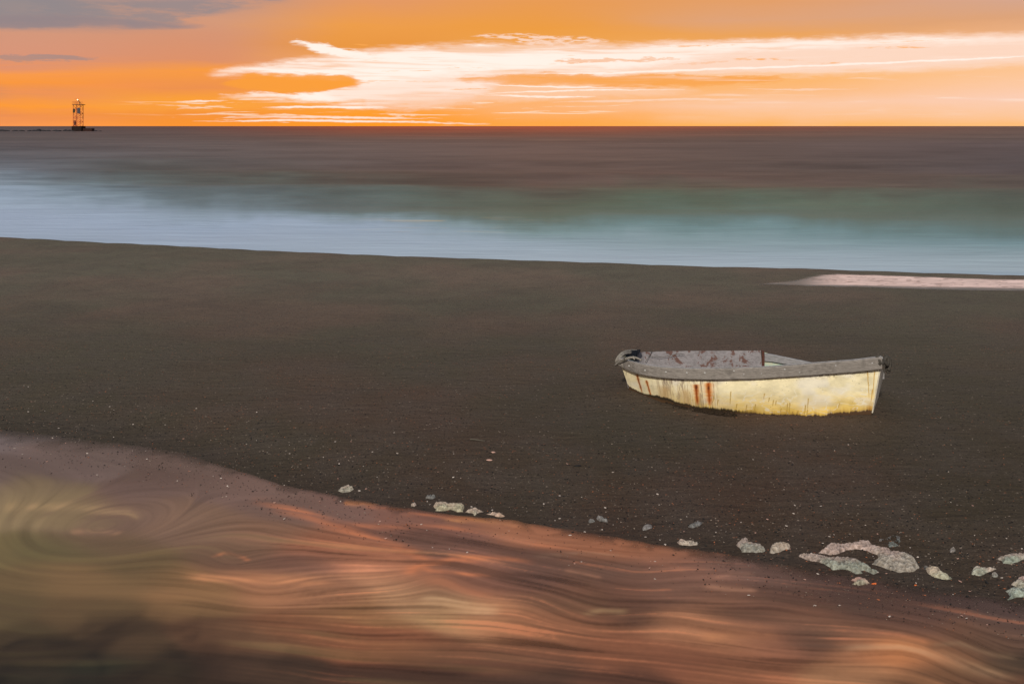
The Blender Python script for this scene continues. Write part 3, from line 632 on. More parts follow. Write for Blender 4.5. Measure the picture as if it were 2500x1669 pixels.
foam_patch('thin cream foam strip tapering toward the orange streak', Z6([(948,260),(1000,262),(1040,263),(1070,276),(1040,280),(1000,270)]), (210,170,138), (206,160,120), 0.014)
foam_patch('grey foam dab, larger of two side by side on the sand', Z6([(1618,282),(1650,283),(1692,300),(1690,308),(1660,306),(1625,296)]), (140,134,132), (132,130,126), 0.014)
foam_patch('grey foam dab, smaller of two side by side on the sand', Z6(blob(1572,1612,301,314)), (136,132,130), (128,128,124), 0.01)
foam_patch('rounded grey foam dab on sand between the pairs of dabs', Z6([(1896,345),(1925,334),(1958,336),(1960,346),(1930,355),(1900,357)]), (146,140,138), (138,136,132), 0.014)
foam_patch('grey foam dab with a pointed left end below the boat', Z6([(2176,330),(2210,316),(2235,304),(2266,308),(2250,326),(2200,336)]), (134,130,128), (126,126,122), 0.012)
foam_patch('flat cream foam bar at the water edge left of the knobbly mint patch', Z6([(2108,432),(2130,425),(2180,433),(2240,440),(2235,449),(2180,450),(2125,444)]), (214,178,152), (196,176,150), 0.016)
foam_patch('tiny cream foam dab beside a red chip at the pool edge', Z6(blob(495,540,199,213)), (196,160,138), (180,160,138), 0.014)

# ------------------------------------------------------------------ shell chips and pebbles
def chip_mesh(seed, flat=0.35):
    rs = np.random.RandomState(seed); V, F = [], []
    n = 7
    for j, (z, r) in enumerate(((-0.5, 0.6), (0.0, 1.0), (0.5, 0.62))):
        for i in range(n):
            a = 2 * math.pi * i / n + 0.2 * j; q = r * (0.75 + 0.5 * rs.rand())
            V.append((math.cos(a) * q, math.sin(a) * q * (0.55 + 0.1 * rs.rand()), z * flat))
    for j in (0, 1):
        for i in range(n): F.append((j * n + i, j * n + (i + 1) % n, (j + 1) * n + (i + 1) % n, (j + 1) * n + i))
    F.append(tuple(range(n))[::-1]); F.append(tuple(range(2 * n, 3 * n)))
    return V, F
def simple_mat(name, c, rough=0.7, spec=0.3, var=0.3, sc=30):
    M = Mat(name); n_ = M.nt; f = noise(n_, M.obj(), sc, 3, 0.6)
    M.set(base=mix(n_, f.ss(0.35, 0.65) * var, tuple(c) + (1,), tuple(v * 0.45 for v in c) + (1,)), rough=rough, spec=spec, normal=M.bump(f, 0.4, 0.01)); return M.m
SH = [simple_mat('pale_shell', (0.66, 0.54, 0.44)), simple_mat('pink_shell', (0.60, 0.34, 0.25)), simple_mat('rust_shell', (0.36, 0.12, 0.05))]
PEB = simple_mat('black_pebble', (0.010, 0.009, 0.008), 0.5)
shell_meshes = []
for k in range(9):
    V, F = chip_mesh(k, 0.28); m_ = raw_mesh('shell_fragment', V, F, False); m_.materials.append(SH[(0, 0, 0, 1, 0, 1, 0, 2, 0)[k]]); shell_meshes.append(m_)
peb_meshes = []
for k in range(5):
    V, F = chip_mesh(40 + k, 0.7); m_ = raw_mesh('pebble', V, F, True); m_.materials.append(PEB); peb_meshes.append(m_)
rng = np.random.RandomState(5)
def place(me, name, px_, py_, size, label, cat, group=None, rz=None, sxyz=(1, 1, 1), z=None):
    x, y = atZ(px_, py_, 0.08); zz = float(hsand(np.array([x]), np.array([y]))[0])
    x, y = atZ(px_, py_, zz); zz = float(hsand(np.array([x]), np.array([y]))[0])
    zz = max(zz, 0.0) + 0.15 * size
    o = link(name, me, None, None, (float(x), float(y), zz)); o.rotation_euler = (rng.uniform(-.2, .2), rng.uniform(-.2, .2), rng.uniform(0, 6.28) if rz is None else rz)
    o.scale = tuple(size * s for s in sxyz)
    return tag(o, label, cat, group)
def bnd(x): return float(np.interp(x, [p[0] for p in PB], [p[1] for p in PB]))
def in_boat(x, y): return 1490 < x < 2190 and 840 < y < 1035
cnt = 0
while cnt < 190:
    x = rng.uniform(0, 2500); b = bnd(x); y = rng.uniform(860, b + 110)
    dens = ((y - 820) / (b - 820)) ** 3.4
    if y > b: dens = 0.35
    if rng.rand() > dens or in_boat(x, y): continue
    onwater = y > b + 4
    place(shell_meshes[rng.randint(9)], 'shell_fragment', x, y, rng.uniform(0.0045, 0.0115),
          'small shell fragment on the wet film of the pool margin' if onwater else 'small shell fragment lying on the dark sand', 'shell',
          'shell fragments on the pool margin' if onwater else 'shell fragments on the sand'); cnt += 1
cnt = 0
while cnt < 150:
    x = rng.uniform(0, 2500); b = bnd(x); y = rng.uniform(800, b + 20)
    if rng.rand() > ((y - 760) / (b - 760)) ** 1.6 or in_boat(x, y): continue
    place(peb_meshes[rng.randint(5)], 'pebble', x, y, rng.uniform(0.0055, 0.012), 'small black pebble lying on the sand', 'pebble', 'black pebbles on the sand'); cnt += 1
OR = simple_mat('orange_chip', (0.75, 0.16, 0.03), 0.45, 0.4, 0.2)
m_ = raw_mesh('shell_fragment', *chip_mesh(77, 0.5), False); m_.materials.append(OR)
place(m_, 'shell_fragment', 2134, 1432, 0.019, 'bright orange shell chip in the shallow water below the pointed peach foam', 'shell', rz=0.15, sxyz=(1, .55, .8))
m_ = raw_mesh('shell_fragment', *chip_mesh(78, 0.5), False); m_.materials.append(OR)
place(m_, 'shell_fragment', 2235, 1433.5, 0.010, 'small rust orange shell chip between two black pebbles', 'shell', rz=0.5)
place(peb_meshes[1], 'pebble', 2189, 1431, 0.011, 'round black pebble right of the bright orange chip', 'pebble')
place(peb_meshes[2], 'pebble', 2409, 1433, 0.014, 'largest black pebble, near the pink foam lump at the right', 'pebble')
PK = simple_mat('salmon_shell', (0.62, 0.36, 0.27), 0.7, 0.3, 0.1)
m_ = raw_mesh('shell_fragment', *chip_mesh(80, 0.5), False); m_.materials.append(PK)
place(m_, 'shell_fragment', 1204, 1104, 0.018, 'salmon pink shell piece, upper of a pair left of the boat', 'shell', rz=0.4)
m_ = m_.copy(); place(m_, 'shell_fragment', 1194, 1123, 0.021, 'salmon pink shell piece, lower of a pair left of the boat', 'shell', rz=0.2, sxyz=(1.1, .8, .7))
WOOD_TW = simple_mat('driftwood_twig', (0.10, 0.085, 0.06))
V = []; F = []
for i in range(9):
    t = i / 8; r = 0.006 * (1 - 0.5 * t)
    for k in range(6):
        a = k * math.pi / 3; V.append((-0.06 + 0.12 * t, 0.006 * math.sin(5 * t) + r * math.cos(a), r * math.sin(a)))
for i in range(8):
    for k in range(6): F.append((i * 6 + k, (i + 1) * 6 + k, (i + 1) * 6 + (k + 1) % 6, i * 6 + (k + 1) % 6))
m_ = raw_mesh('twig', V, F); m_.materials.append(WOOD_TW)
o = place(m_, 'twig', 1166, 1074, 1.0, 'thin driftwood twig on the sand left of the boat', 'twig', rz=-0.05); o.location.z -= 0.145
DW = simple_mat('dark_weed', (0.012, 0.011, 0.009))
m_ = raw_mesh('seaweed_scrap', *chip_mesh(90, 0.5)); m_.materials.append(DW)
place(m_, 'seaweed_scrap', 1410, 1138, 0.032, 'black scrap of seaweed on the sand below and left of the boat', 'seaweed', rz=0.1, sxyz=(1, .6, .5))
# dark weed caught under the hull
def weed(label, x0, x1, yf, n, seed):
    rs = np.random.RandomState(seed); V, F = [], []
    xo, yo = atZ((x0 + x1) / 2, yf((x0 + x1) / 2), 0.15); org = np.array([float(xo), float(yo), 0.13])
    for i in range(n):
        x = rs.uniform(x0, x1); a, b = atZ(x, yf(x) + rs.uniform(-4, 3), 0.15); z = float(hsand(np.array([a]), np.array([b]))[0])
        v, f = chip_mesh(200 + seed + i, 0.6); sc = rs.uniform(0.008, 0.022) * (0.6 + 0.4 * math.sin(math.pi * (x - x0) / (x1 - x0))); n0 = len(V)
        V += [(float(a) + p[0] * sc - org[0], float(b) + p[1] * sc - org[1], z + (p[2] * 1.4 + 0.3) * sc - org[2]) for p in v]; F += [tuple(q + n0 for q in g_) for g_ in f]
    m_ = raw_mesh('seaweed_clump', V, F); m_.materials.append(simple_mat('brown_weed', (0.030, 0.020, 0.012), 0.9, 0.15))
    tag(link('seaweed_clump', m_, None, None, tuple(org)), label, 'seaweed')
weed('dark brown seaweed clump caught under the middle of the boat hull', 1690, 1800, lambda x: np.interp(x, [1690, 1800], [1001, 1014]), 130, 1)
weed('thin dark seaweed line along the foot of the bow end of the hull', 1560, 1688, lambda x: np.interp(x, [1560, 1620, 1688], [966, 984, 1001]), 90, 2)
# grit too fine to count
def grit(name, n, mat, smin, smax, seed, yr=(830, None)):
    rs = np.random.RandomState(seed); Vs, Fs = [], []
    T = np.array([(1, 0, 0), (-1, 0, 0), (0, .6, 0), (0, -.6, 0), (0, 0, .45), (0, 0, -.45)]); FT = [(0, 2, 4), (2, 1, 4), (1, 3, 4), (3, 0, 4), (2, 0, 5), (1, 2, 5), (3, 1, 5), (0, 3, 5)]
    x = rs.uniform(-120, 2620, n * 4); b = np.interp(x, [p[0] for p in PB], [p[1] for p in PB]) + 120; bb = b - 120
    y = rs.uniform(yr[0], 1, n * 4) if False else yr[0] + rs.rand(n * 4) * (b - yr[0])
    keep = (rs.rand(n * 4) < ((y - yr[0] + 40) / (b - yr[0] + 40)) ** 1.7 * np.where(y > bb, 0.85 * np.clip(1 - (y - bb) / 125, 0, 1) ** 0.9 * (0.3 + 0.7 * ((x > 1700) | (x < 1000))), 1)) & ~((x > 1490) & (x < 2190) & (y > 840) & (y < 1035))
    x, y = x[keep][:n], y[keep][:n]
    wx, wy = atZ(x, y, 0.1); hz = hsand(wx, wy); wx, wy = atZ(x, y, hz); hz = np.maximum(hsand(wx, wy), 0.001)
    for i in range(len(wx)):
        s = rs.uniform(smin, smax) * (1 if rs.rand() < .9 else 1.7); a = rs.rand() * 6.28; ca, sa = math.cos(a), math.sin(a)
        Q = T * s * (1 + 0.4 * (rs.rand(6, 1) - .5))
        R = np.stack([Q[:, 0] * ca - Q[:, 1] * sa, Q[:, 0] * sa + Q[:, 1] * ca, Q[:, 2]], 1) + (wx[i], wy[i], hz[i] + s * .2)
        Fs += [tuple(f_ + 6 * i for f_ in q) for q in FT]; Vs.append(R)
    m_ = raw_mesh(name, np.concatenate(Vs), Fs, False); m_.materials.append(mat)
    return tag(link(name, m_, None), name.replace('_', ' ') + ' scattered through the dark sand', 'grit', kind='stuff')
grit('pale_shell_grit', 2600, simple_mat('dull_shell', (0.30, 0.23, 0.17)), 0.0016, 0.0046, 3)
grit('rusty_shell_grit', 1000, SH[2], 0.0022, 0.005, 4)
grit('black_grit', 6500, PEB, 0.0026, 0.0060, 6)

# ------------------------------------------------------------------ the boat
BO = Vector((2.45, 8.7, 0.14))
boat = empty('rowing_boat', BO)
tag(boat, 'weathered cream rowing boat with grey wooden gunwale and rust stains on dark sand', 'boat')
bo = np.array(BO)
TOPX = [1511,1530,1557,1603,1650,1695,1786,1878,2001,2093,2139,2154]
TOPY = [872,877,886,894,897,898,897,894,884,877,870.5,869]
BOTX = [1507,1526,1550,1572,1618,1664,1756,1848,1970,2093,2154]
BOTY = [889,901,909,915,921,924,925,923,915,906,898.5]
HBX = [1530,1545,1572,1618,1664,1725,1787,1848,1909,2001,2093,2136]
HBY = [942,953,967,979,992,1003,1010,1014,1018,1018,1011,1006]
def Dn(x): return np.interp(x, [1505,1530,1560,1600,1680,1780,1900,2000,2090,2154], [9.12,8.92,8.78,8.66,8.50,8.38,8.30,8.28,8.29,8.31])
_xs = np.linspace(1505, 2154, 60)
_dn = np.convolve(np.pad(Dn(_xs), 4, mode='edge'), np.ones(9) / 9, 'valid')
def Dn(x): return np.interp(x, _xs, _dn)
def smooth_interp(X_, Y_):
    xs = np.linspace(X_[0], X_[-1], 200); ys = np.interp(xs, X_, Y_); ys2 = np.convolve(np.pad(ys, 7, mode='reflect', reflect_type='odd'), np.ones(15) / 15, 'valid')
    return lambda q: np.interp(q, xs, ys2)
fT, fB, fH = smooth_interp(TOPX, TOPY), smooth_interp(BOTX, BOTY), smooth_interp(HBX, HBY)

# near hull side -----------------------------------------------------
nS, nT = 760, 170
s = np.linspace(0, 1, nS)[None, :] + np.zeros((nT, 1)); t = np.linspace(0, 1, nT)[:, None] + np.zeros((1, nS))
xt = 1511 + s * (2152 - 1511)                     # top of side, hidden behind the gunwale board
xb = 1535 + s * (2128 - 1535)                     # foot of side
xx = xt + (xb - xt) * t
top = atD(xt, fT(xt) + 3, Dn(xt) + 0.015)
Db = Dn(xt) + 0.03 + 0.14 * np.sin(np.pi * np.clip(s, 0.02, 0.9)) ** 0.6 * 0.8
bot = atD(xb, fH(xb), Db)
P = top + (bot - top) * t[..., None]
P[..., 1] -= 0.035 * np.sin(np.pi * t) * np.sin(np.pi * s)     # slight belly
P[..., 1] += 0.004 * (fbm(s * 9, t * 3, 2, 1) - 0.5)
qx, qy = project(P[..., 0], P[..., 1], P[..., 2])
rel = (qy - fB(np.clip(qx, 1507, 2154))) / (fH(np.clip(qx, 1530, 2136)) - fB(np.clip(qx, 1507, 2154)))   # 0 under the board, 1 at the sand
base = np.zeros(P.shape) + np.array([0.92, 0.81, 0.50])
yel = sst(rel + 0.25 * (fbm(qx / 60, qy / 30, 3, 2) - 0.5), 0.30, 1.0) * sst(qx, 1560, 1720)
base = base * (1 - yel[..., None]) + yel[..., None] * np.array([0.88, 0.60, 0.12])
mot = fbm(qx / 34, qy / 18, 4, 3, 0.6)
base = base * (0.68 + 0.58 * mot)[..., None]
pale = sst(fbm(qx / 70, qy / 40, 3, 5), 0.50, 0.68) * 0.5 * (1 - sst(rel, .6, 1))
base = base * (1 - pale[..., None]) + pale[..., None] * np.array([0.84, 0.80, 0.70])
# pale web of caustic-like light lines put into the hull colour
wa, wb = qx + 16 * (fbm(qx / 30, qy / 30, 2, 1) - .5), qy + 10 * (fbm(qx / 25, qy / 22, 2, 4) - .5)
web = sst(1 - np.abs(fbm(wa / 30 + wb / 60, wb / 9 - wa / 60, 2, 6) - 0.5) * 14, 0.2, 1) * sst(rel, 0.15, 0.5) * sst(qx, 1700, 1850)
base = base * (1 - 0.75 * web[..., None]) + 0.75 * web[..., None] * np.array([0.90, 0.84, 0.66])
def lay_c(m, c):
    global base
    m = np.clip(m, 0, 1)[..., None]; base = base * (1 - m) + m * np.array(c)
# peeled, scratched stretch on the left half
L_ = sst(qx, 1580, 1625) * (1 - sst(qx, 1735, 1765))
strk = fbm(qx / 2.6 - rel * 3, qy / 34, 3, 2, 0.7)
lay_c(L_ * sst(strk, 0.50, 0.66) * (1 - 0.4 * rel) * 0.85, (0.30, 0.21, 0.15))
lay_c(L_ * sst(strk, 0.46, 0.34) * 0.5, (0.86, 0.78, 0.60))
for cx0, w0 in ((1620, 16), (1672, 14)):
    lay_c(np.exp(-((qx - cx0 - 4 * rel) / w0) ** 2) * sst(rel, 0.25, 0.5) * 0.75, (0.60, 0.40, 0.17))
lay_c((1 - sst(rel, 0.0, 0.30)) * L_ * sst(fbm(qx / 9, qy / 8, 3, 5), 0.42, 0.6) * 0.7, (0.26, 0.20, 0.16))
lay_c(sst(1 - qx / 1.0 + 1580, 0, 40) * 0.25, (0.62, 0.50, 0.30))
# rust runs
def run(xa, ya, xz, yz, w, c=(0.34, 0.075, 0.015), halo=0.0, op=0.95):
    tq = np.clip((qy - ya) / (yz - ya), -0.25, 1.25); cxl = xa + (xz - xa) * tq + 0.8 * (vn(qy / 7, qy * 0 + xa, 3) - .5)
    prof = sst(tq, -0.04, 0.05) * (1 - sst(tq, 0.75, 1.05)); ww = w * (1 - 0.45 * np.clip(tq, 0, 1)) * (0.75 + 0.5 * vn(qy / 4, qy * 0 + xa, 1))
    if halo: lay_c(np.exp(-((qx - cxl) / (ww * halo)) ** 2) * prof * 0.9, (0.80, 0.27, 0.02) if c[1] < 0.12 else (0.74, 0.48, 0.10))
    lay_c(np.exp(-((qx - cxl) / ww) ** 2) * prof * op, c)
run(1555,914,1568,960,2.4,(0.20,0.045,0.012),1.4); run(1578,928,1590,970,2.2,(0.30,0.07,0.015),1.5)
run(1699,938,1703,990,4.4,(0.30,0.055,0.01),1.8); run(1729,934,1733,992,4.4,(0.36,0.07,0.008),2.3)
lay_c(np.exp(-((qx - 1700) / 3.0) ** 2 - ((qy - 945) / 5.0) ** 2), (0.10, 0.025, 0.01)); lay_c(np.exp(-((qx - 1730) / 3.0) ** 2 - ((qy - 947) / 5.0) ** 2), (0.12, 0.03, 0.01))
for a in ((2118,904,2122,975,0.9),(2135,904,2131,970,0.9),(2130,950,2126,985,0.9)): run(*a, (0.52, 0.27, 0.04), 1.6, .8)
lay_c(np.exp(-((qx - 2124) / 7) ** 2) * sst(rel, 0.72, 0.95), (0.42, 0.20, 0.03))
for (xa, ya, yz) in ((1783,955,990),(1798,985,998),(1822,988,1002),(1843,986,1004),(1865,960,976),(1877,970,982),(1887,976,992),(1894,978,990),(1906,996,1008),(1921,984,1016),(1927,982,1014),(1934,1004,1014),(1947,1002,1014),(1965,988,1014),(1972,972,1000),(1970,1000,1014),(2048,984,996),(1752,975,990),(1741,966,985)):
    run(xa + 1.5, ya, xa - 1, yz, 0.9, (0.36, 0.22, 0.05), 1.5, .75)
# dirt under the board and specks
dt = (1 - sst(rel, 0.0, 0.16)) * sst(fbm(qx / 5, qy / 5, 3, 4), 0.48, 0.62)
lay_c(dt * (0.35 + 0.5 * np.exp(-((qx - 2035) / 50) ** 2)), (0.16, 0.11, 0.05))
lay_c(sst(vn(qx / 1.8, qy / 1.8, 6), 0.93, 0.97) * sst(vn(qx / 40, qy / 30, 2), 0.45, 0.7) * 0.8, (0.10, 0.08, 0.05))
# ragged growth and grime along the foot
jag = 0.09 * (fbm(qx / 4.0, qy * 0, 3, 2, 0.7) - 0.5) + 0.06 * (vn(qx / 22, qy * 0 + 3, 1) - 0.5)
lay_c(sst(rel + jag * 1.6, 0.82, 0.98) * 0.40 * sst(qx, 1535, 1600), (0.50, 0.26, 0.06))
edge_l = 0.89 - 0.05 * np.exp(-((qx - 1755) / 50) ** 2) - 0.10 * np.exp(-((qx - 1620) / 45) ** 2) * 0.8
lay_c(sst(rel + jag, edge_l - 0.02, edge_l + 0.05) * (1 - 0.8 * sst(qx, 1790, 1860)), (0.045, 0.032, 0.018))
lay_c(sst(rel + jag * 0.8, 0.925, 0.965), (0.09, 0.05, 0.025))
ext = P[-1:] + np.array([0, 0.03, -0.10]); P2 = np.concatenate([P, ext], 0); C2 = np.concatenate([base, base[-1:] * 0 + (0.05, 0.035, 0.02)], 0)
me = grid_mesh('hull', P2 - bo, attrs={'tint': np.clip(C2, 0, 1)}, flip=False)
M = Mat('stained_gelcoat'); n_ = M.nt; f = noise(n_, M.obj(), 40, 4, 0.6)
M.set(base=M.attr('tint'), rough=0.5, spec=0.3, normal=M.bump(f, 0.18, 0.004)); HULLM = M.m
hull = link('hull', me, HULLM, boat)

# far side outline ---------------------------------------------------
FX = [1511,1530,1567,1650,1750,1858,1900,1990,2060,2157]
FY = [872,864,857.5,855,854,854,868,885,897,910]
FD = [9.13,9.34,9.48,9.54,9.52,9.47,9.43,9.32,9.22,9.05]
xs = np.linspace(1517, 2157, 160); fy_ = np.interp(xs, FX, FY); fd_ = np.interp(xs, FX, FD)
farT = atD(xs, fy_, fd_); gzf = 0.10
_s = np.linspace(0, 1, 160)
farB = farT.copy(); farB[:, 1] -= 0.12 * np.sin(np.pi * np.clip(_s, 0, .8)); farB[:, 2] = gzf; farB[:, 0] += 0.17 * (1 - _s) ** 3 - 0.11 * _s ** 4
nearT = atD(np.linspace(1516, 2152, 160), fT(np.linspace(1516, 2152, 160)) + 3, Dn(np.linspace(1516, 2152, 160)) + 0.015)
nearB = bot[0, np.linspace(0, nS - 1, 160).astype(int)]
def strip(a, b, k=8):
    w = np.linspace(0, 1, k)[:, None, None]; return a[None] * (1 - w) + b[None] * w
def slab(name, rows_, thick, mat, parent, flip=False, attrs=None):
    """grid surface thickened along its own normals: front, back and rim as one mesh"""
    P = rows_; du = np.gradient(P, axis=1); dv = np.gradient(P, axis=0); N = np.cross(du, dv); N /= np.linalg.norm(N, axis=-1, keepdims=True) + 1e-9
    Q = P + N * thick; n, m = P.shape[:2]
    V = np.concatenate([P.reshape(-1, 3), Q.reshape(-1, 3)]) - bo; i = np.arange(n * m).reshape(n, m); F = []
    a, b, c, d = i[:-1, :-1].ravel(), i[:-1, 1:].ravel(), i[1:, 1:].ravel(), i[1:, :-1].ravel(); o_ = n * m
    F += list(zip(a, d, c, b)); F += list(zip(a + o_, b + o_, c + o_, d + o_))
    ring = list(i[0, :]) + list(i[1:, -1]) + list(i[-1, -2::-1]) + list(i[-2:0:-1, 0])
    for k in range(len(ring)):
        p, q = ring[k], ring[(k + 1) % len(ring)]; F.append((p, q, q + o_, p + o_))
    me = raw_mesh(name, V, F); 
    if hasattr(me, 'set_sharp_from_angle'): me.set_sharp_from_angle(angle=math.radians(40))
    return link(name, me, mat, parent)
# inside colours
M = Mat('grey_rusty_lining'); n_ = M.nt; o = M.obj()
nA = noise(n_, o, 12, 6, 0.66, 0.8); nB = noise(n_, M.obj((1, 1, 2.0)), 22, 5, 0.65); nC = noise(n_, o, 4.0, 3, 0.5)
b_ = mix(n_, nB.ss(0.3, 0.7), (0.17, 0.155, 0.15, 1), (0.28, 0.255, 0.25, 1))
b_ = mix(n_, (nB + nC * 0.5).ss(0.80, 0.92) * 0.75, b_, (0.10, 0.085, 0.08, 1))
b_ = mix(n_, (nA + nC * 0.6).ss(0.85, 0.90) * 0.85, b_, (0.105, 0.042, 0.026, 1))
M.set(base=b_, rough=0.75, spec=0.2, normal=M.bump(nB, 0.5, 0.01)); LINING = M.m
far_out = link('far_planking', grid_mesh('far_planking', strip(farT + (0, 0.03, -0.02), farB + (0, 0.03, -0.1), 10) - bo, flip=True), simple_mat('far_hull_paint', (0.62, 0.55, 0.38), 0.55), boat)
GREEN = Mat('mint_inner_paint'); n_ = GREEN.nt; q_ = noise(n_, GREEN.obj(), 30, 4, 0.6)
GREEN.set(base=mix(n_, q_.ss(0.4, 0.62), (0.30, 0.42, 0.32, 1), (0.40, 0.40, 0.28, 1)), rough=0.7)
inn = link('inner_planking', grid_mesh('inner_planking', strip(farT + (0, -0.005, -0.01), farB + (0, -0.02, 0), 10) - bo), GREEN.m, boat)
nin = link('inner_planking', grid_mesh('inner_planking', strip(nearT + (0, 0.025, 0), nearB + (0, 0.05, -0.02), 10) - bo, flip=True), LINING, boat)
flo = link('floor', grid_mesh('floor', strip(nearB + (0, 0.04, 0.03), farB + (0, -0.01, 0.06), 6) - bo, flip=False), LINING, boat)

# tall inner side panel, grey with rust, ending in a rust-dark edge
k = (xs <= 1859) & (xs > 1546); pa = farT[k] + (0, -0.03, 0.0); pb = pa.copy(); pb[:, 2] -= 0.30; pb[:, 1] -= 0.07
rr = strip(pa, pb, 14); rr[0, :, 2] += 0.006 * (fbm(np.linspace(0, 22, rr.shape[1]), np.zeros(rr.shape[1]), 3, 1) - .5)
slab('side_panel', rr, -0.028, LINING, boat)
# rust-brown end post of the panel
pe = farT[k][-1]; E0 = pe + (0.004, -0.075, 0.004)
def box_part(name, c, sx_, sy_, sz_, mat, parent, rz=0, bev=0.004, origin=bo):
    import bmesh
    bm = bmesh.new(); bmesh.ops.create_cube(bm, size=1)
    for v in bm.verts: v.co = Vector((v.co.x * sx_, v.co.y * sy_, v.co.z * sz_))
    bmesh.ops.bevel(bm, geom=list(bm.edges), offset=bev, segments=2, affect='EDGES')
    me = bpy.data.meshes.new(name); bm.to_mesh(me); bm.free(); me.polygons.foreach_set('use_smooth', [False] * len(me.polygons))
    o = link(name, me, mat, parent, tuple(np.array(c) - origin)); o.rotation_euler = (0, 0, rz); return o
RUST = simple_mat('rusted_edge', (0.11, 0.045, 0.03), 0.85, 0.2, 0.8, 60)
box_part('end_post', pe + (0.012, -0.05, -0.145), 0.026, 0.07, 0.30, RUST, boat)

# weathered grey boards ----------------------------------------------
def wood(name, c0, c1, sc=(3, 3, 26)):
    M = Mat(name); n_ = M.nt; w = noise(n_, M.obj(sc), 6, 6, 0.68, 0.6); w2_ = noise(n_, M.obj(), 14, 4, 0.6); kn = noise(n_, M.obj((1, 1, 2)), 30, 2, 0.5)
    b_ = mix(n_, w.ss(0.3, 0.7), c0 + (1,), c1 + (1,)); b_ = mix(n_, w2_.ss(0.5, 0.75) * 0.5, b_, tuple(v * 0.55 for v in c0) + (1,))
    b_ = mix(n_, kn.ss(0.72, 0.78) * 0.8, b_, (0.05, 0.04, 0.03, 1))
    M.set(base=b_, rough=0.8, spec=0.2, normal=M.bump(w, 0.6, 0.006)); return M.m
WG = wood('weathered_grey_wood', (0.17, 0.150, 0.125), (0.31, 0.275, 0.235))
WP_ = wood('pale_wood', (0.30, 0.29, 0.28), (0.48, 0.46, 0.44)); WF_ = wood('silvered_wood', (0.17, 0.165, 0.16), (0.33, 0.315, 0.305))
def rect_sweep(name, A_, B_, thick, mat, parent, yout=-1):
    """board between edge lines A_ (top) and B_ (bottom), outer face toward yout, rounded lips"""
    off = np.array([0, yout * thick, 0.0]); r = thick * 0.22
    prof = [(A_ + (B_ - A_) * 0.0 - off * 0), (A_ + off * 0.8), (A_ + (B_ - A_) * 0.07 + off), (A_ + (B_ - A_) * 0.93 + off), (B_ + off * 0.8), (B_ - off * 0)]
    n = len(A_); V = np.concatenate(prof) - bo; F = []
    m = len(prof)
    for j in range(m):
        j2 = (j + 1) % m
        for i in range(n - 1): F.append((j * n + i, j * n + i + 1, j2 * n + i + 1, j2 * n + i))
    F.append([j * n for j in range(m)]); F.append([j * n + n - 1 for j in range(m)][::-1])
    me = raw_mesh(name, V, F)
    if hasattr(me, 'set_sharp_from_angle'): me.set_sharp_from_angle(angle=math.radians(30))
    return link(name, me, mat, parent)
bx = np.linspace(1509, 2150, 220)
wob = 0.5 * (fbm(bx / 30, bx * 0, 3, 2) - .5)
A1 = atD(bx, fT(bx) + wob, Dn(bx)); B1 = atD(bx, fB(bx), Dn(bx) + 0.01)
strake = rect_sweep('gunwale_board', A1, B1, 0.034, WG, boat)
# pale inner lip of the near gunwale
lip = rect_sweep('gunwale_cap', atD(bx, fT(bx) - 1.0, Dn(bx) + 0.05) , atD(bx, fT(bx) + 2.5, Dn(bx) + 0.05), 0.052, WP_, boat)
# far gunwale board, bleached, sloping down toward the stern
fx = np.linspace(1862, 2156, 80); f0 = np.interp(fx, [1862,1880,1990,2060,2157], [861.5,863,885.5,897,909]); fdv = np.interp(fx, FX, FD)
f1 = f0 + np.interp(fx, [1862, 1990, 2163], [19, 15, 15])
rect_sweep('far_gunwale_board', atD(fx, f0, fdv - 0.03), atD(fx, f1, fdv - 0.03), 0.03, WF_, boat)
# bow: far board closing onto the stem
fx = np.linspace(1509, 1560, 24); f0 = np.interp(fx, [1509,1530,1560], [872,864,858]); fdv = np.interp(fx, FX, FD)
rect_sweep('bow_board', atD(fx, f0, fdv + 0.02), atD(fx, f0 + 16, fdv + 0.02), 0.02, WG, boat, 1)
# stem post
st0 = atD(1512, 872, 9.14); st1 = atD(1536, 950, 9.14)
w = np.linspace(0, 1, 8)[:, None]
pl = st0 * (1 - w) + st1 * w; pl2 = pl + (0.028, -0.035, 0)
slab('stem', np.stack([pl2, pl], 0), 0.03, simple_mat('stem_paint', (0.62, 0.55, 0.40), 0.6), boat)
# transom
tn0, tn1 = atD(2152, 893, 8.33), atD(2131, 1008, 8.42)
tf0, tf1 = atD(2158, 913, 9.03), atD(2141, 980, 9.0); tf1[2] = 0.1
w = np.linspace(0, 1, 14)[:, None]; near_e = tn0 * (1 - w) + tn1 * w; far_e = tf0 * (1 - w) + tf1 * w
u_ = np.linspace(0, 1, 14)[None, :, None]
TR = near_e[:, None] * (1 - u_) + far_e[:, None] * u_
M = Mat('transom_paint'); n_ = M.nt; q_ = noise(n_, M.obj(), 18, 5, 0.6); q2 = noise(n_, M.obj(), 70, 2, 0.5)
b_ = mix(n_, q_.ss(0.35, 0.7), (0.66, 0.60, 0.46, 1), (0.50, 0.44, 0.32, 1)); b_ = mix(n_, q2.ss(0.68, 0.74), b_, (0.07, 0.05, 0.04, 1))
M.set(base=b_, rough=0.6)
slab('transom', TR, 0.03, M.m, boat)
slab('thwart', strip(atD(np.linspace(1760, 1800, 6), 915 + 0 * np.linspace(0, 1, 6), 8.5), atD(np.linspace(1752, 1792, 6), 905 + 0 * np.linspace(0, 1, 6), 9.3), 4) * (1, 1, 1), 0.025, WG, boat)
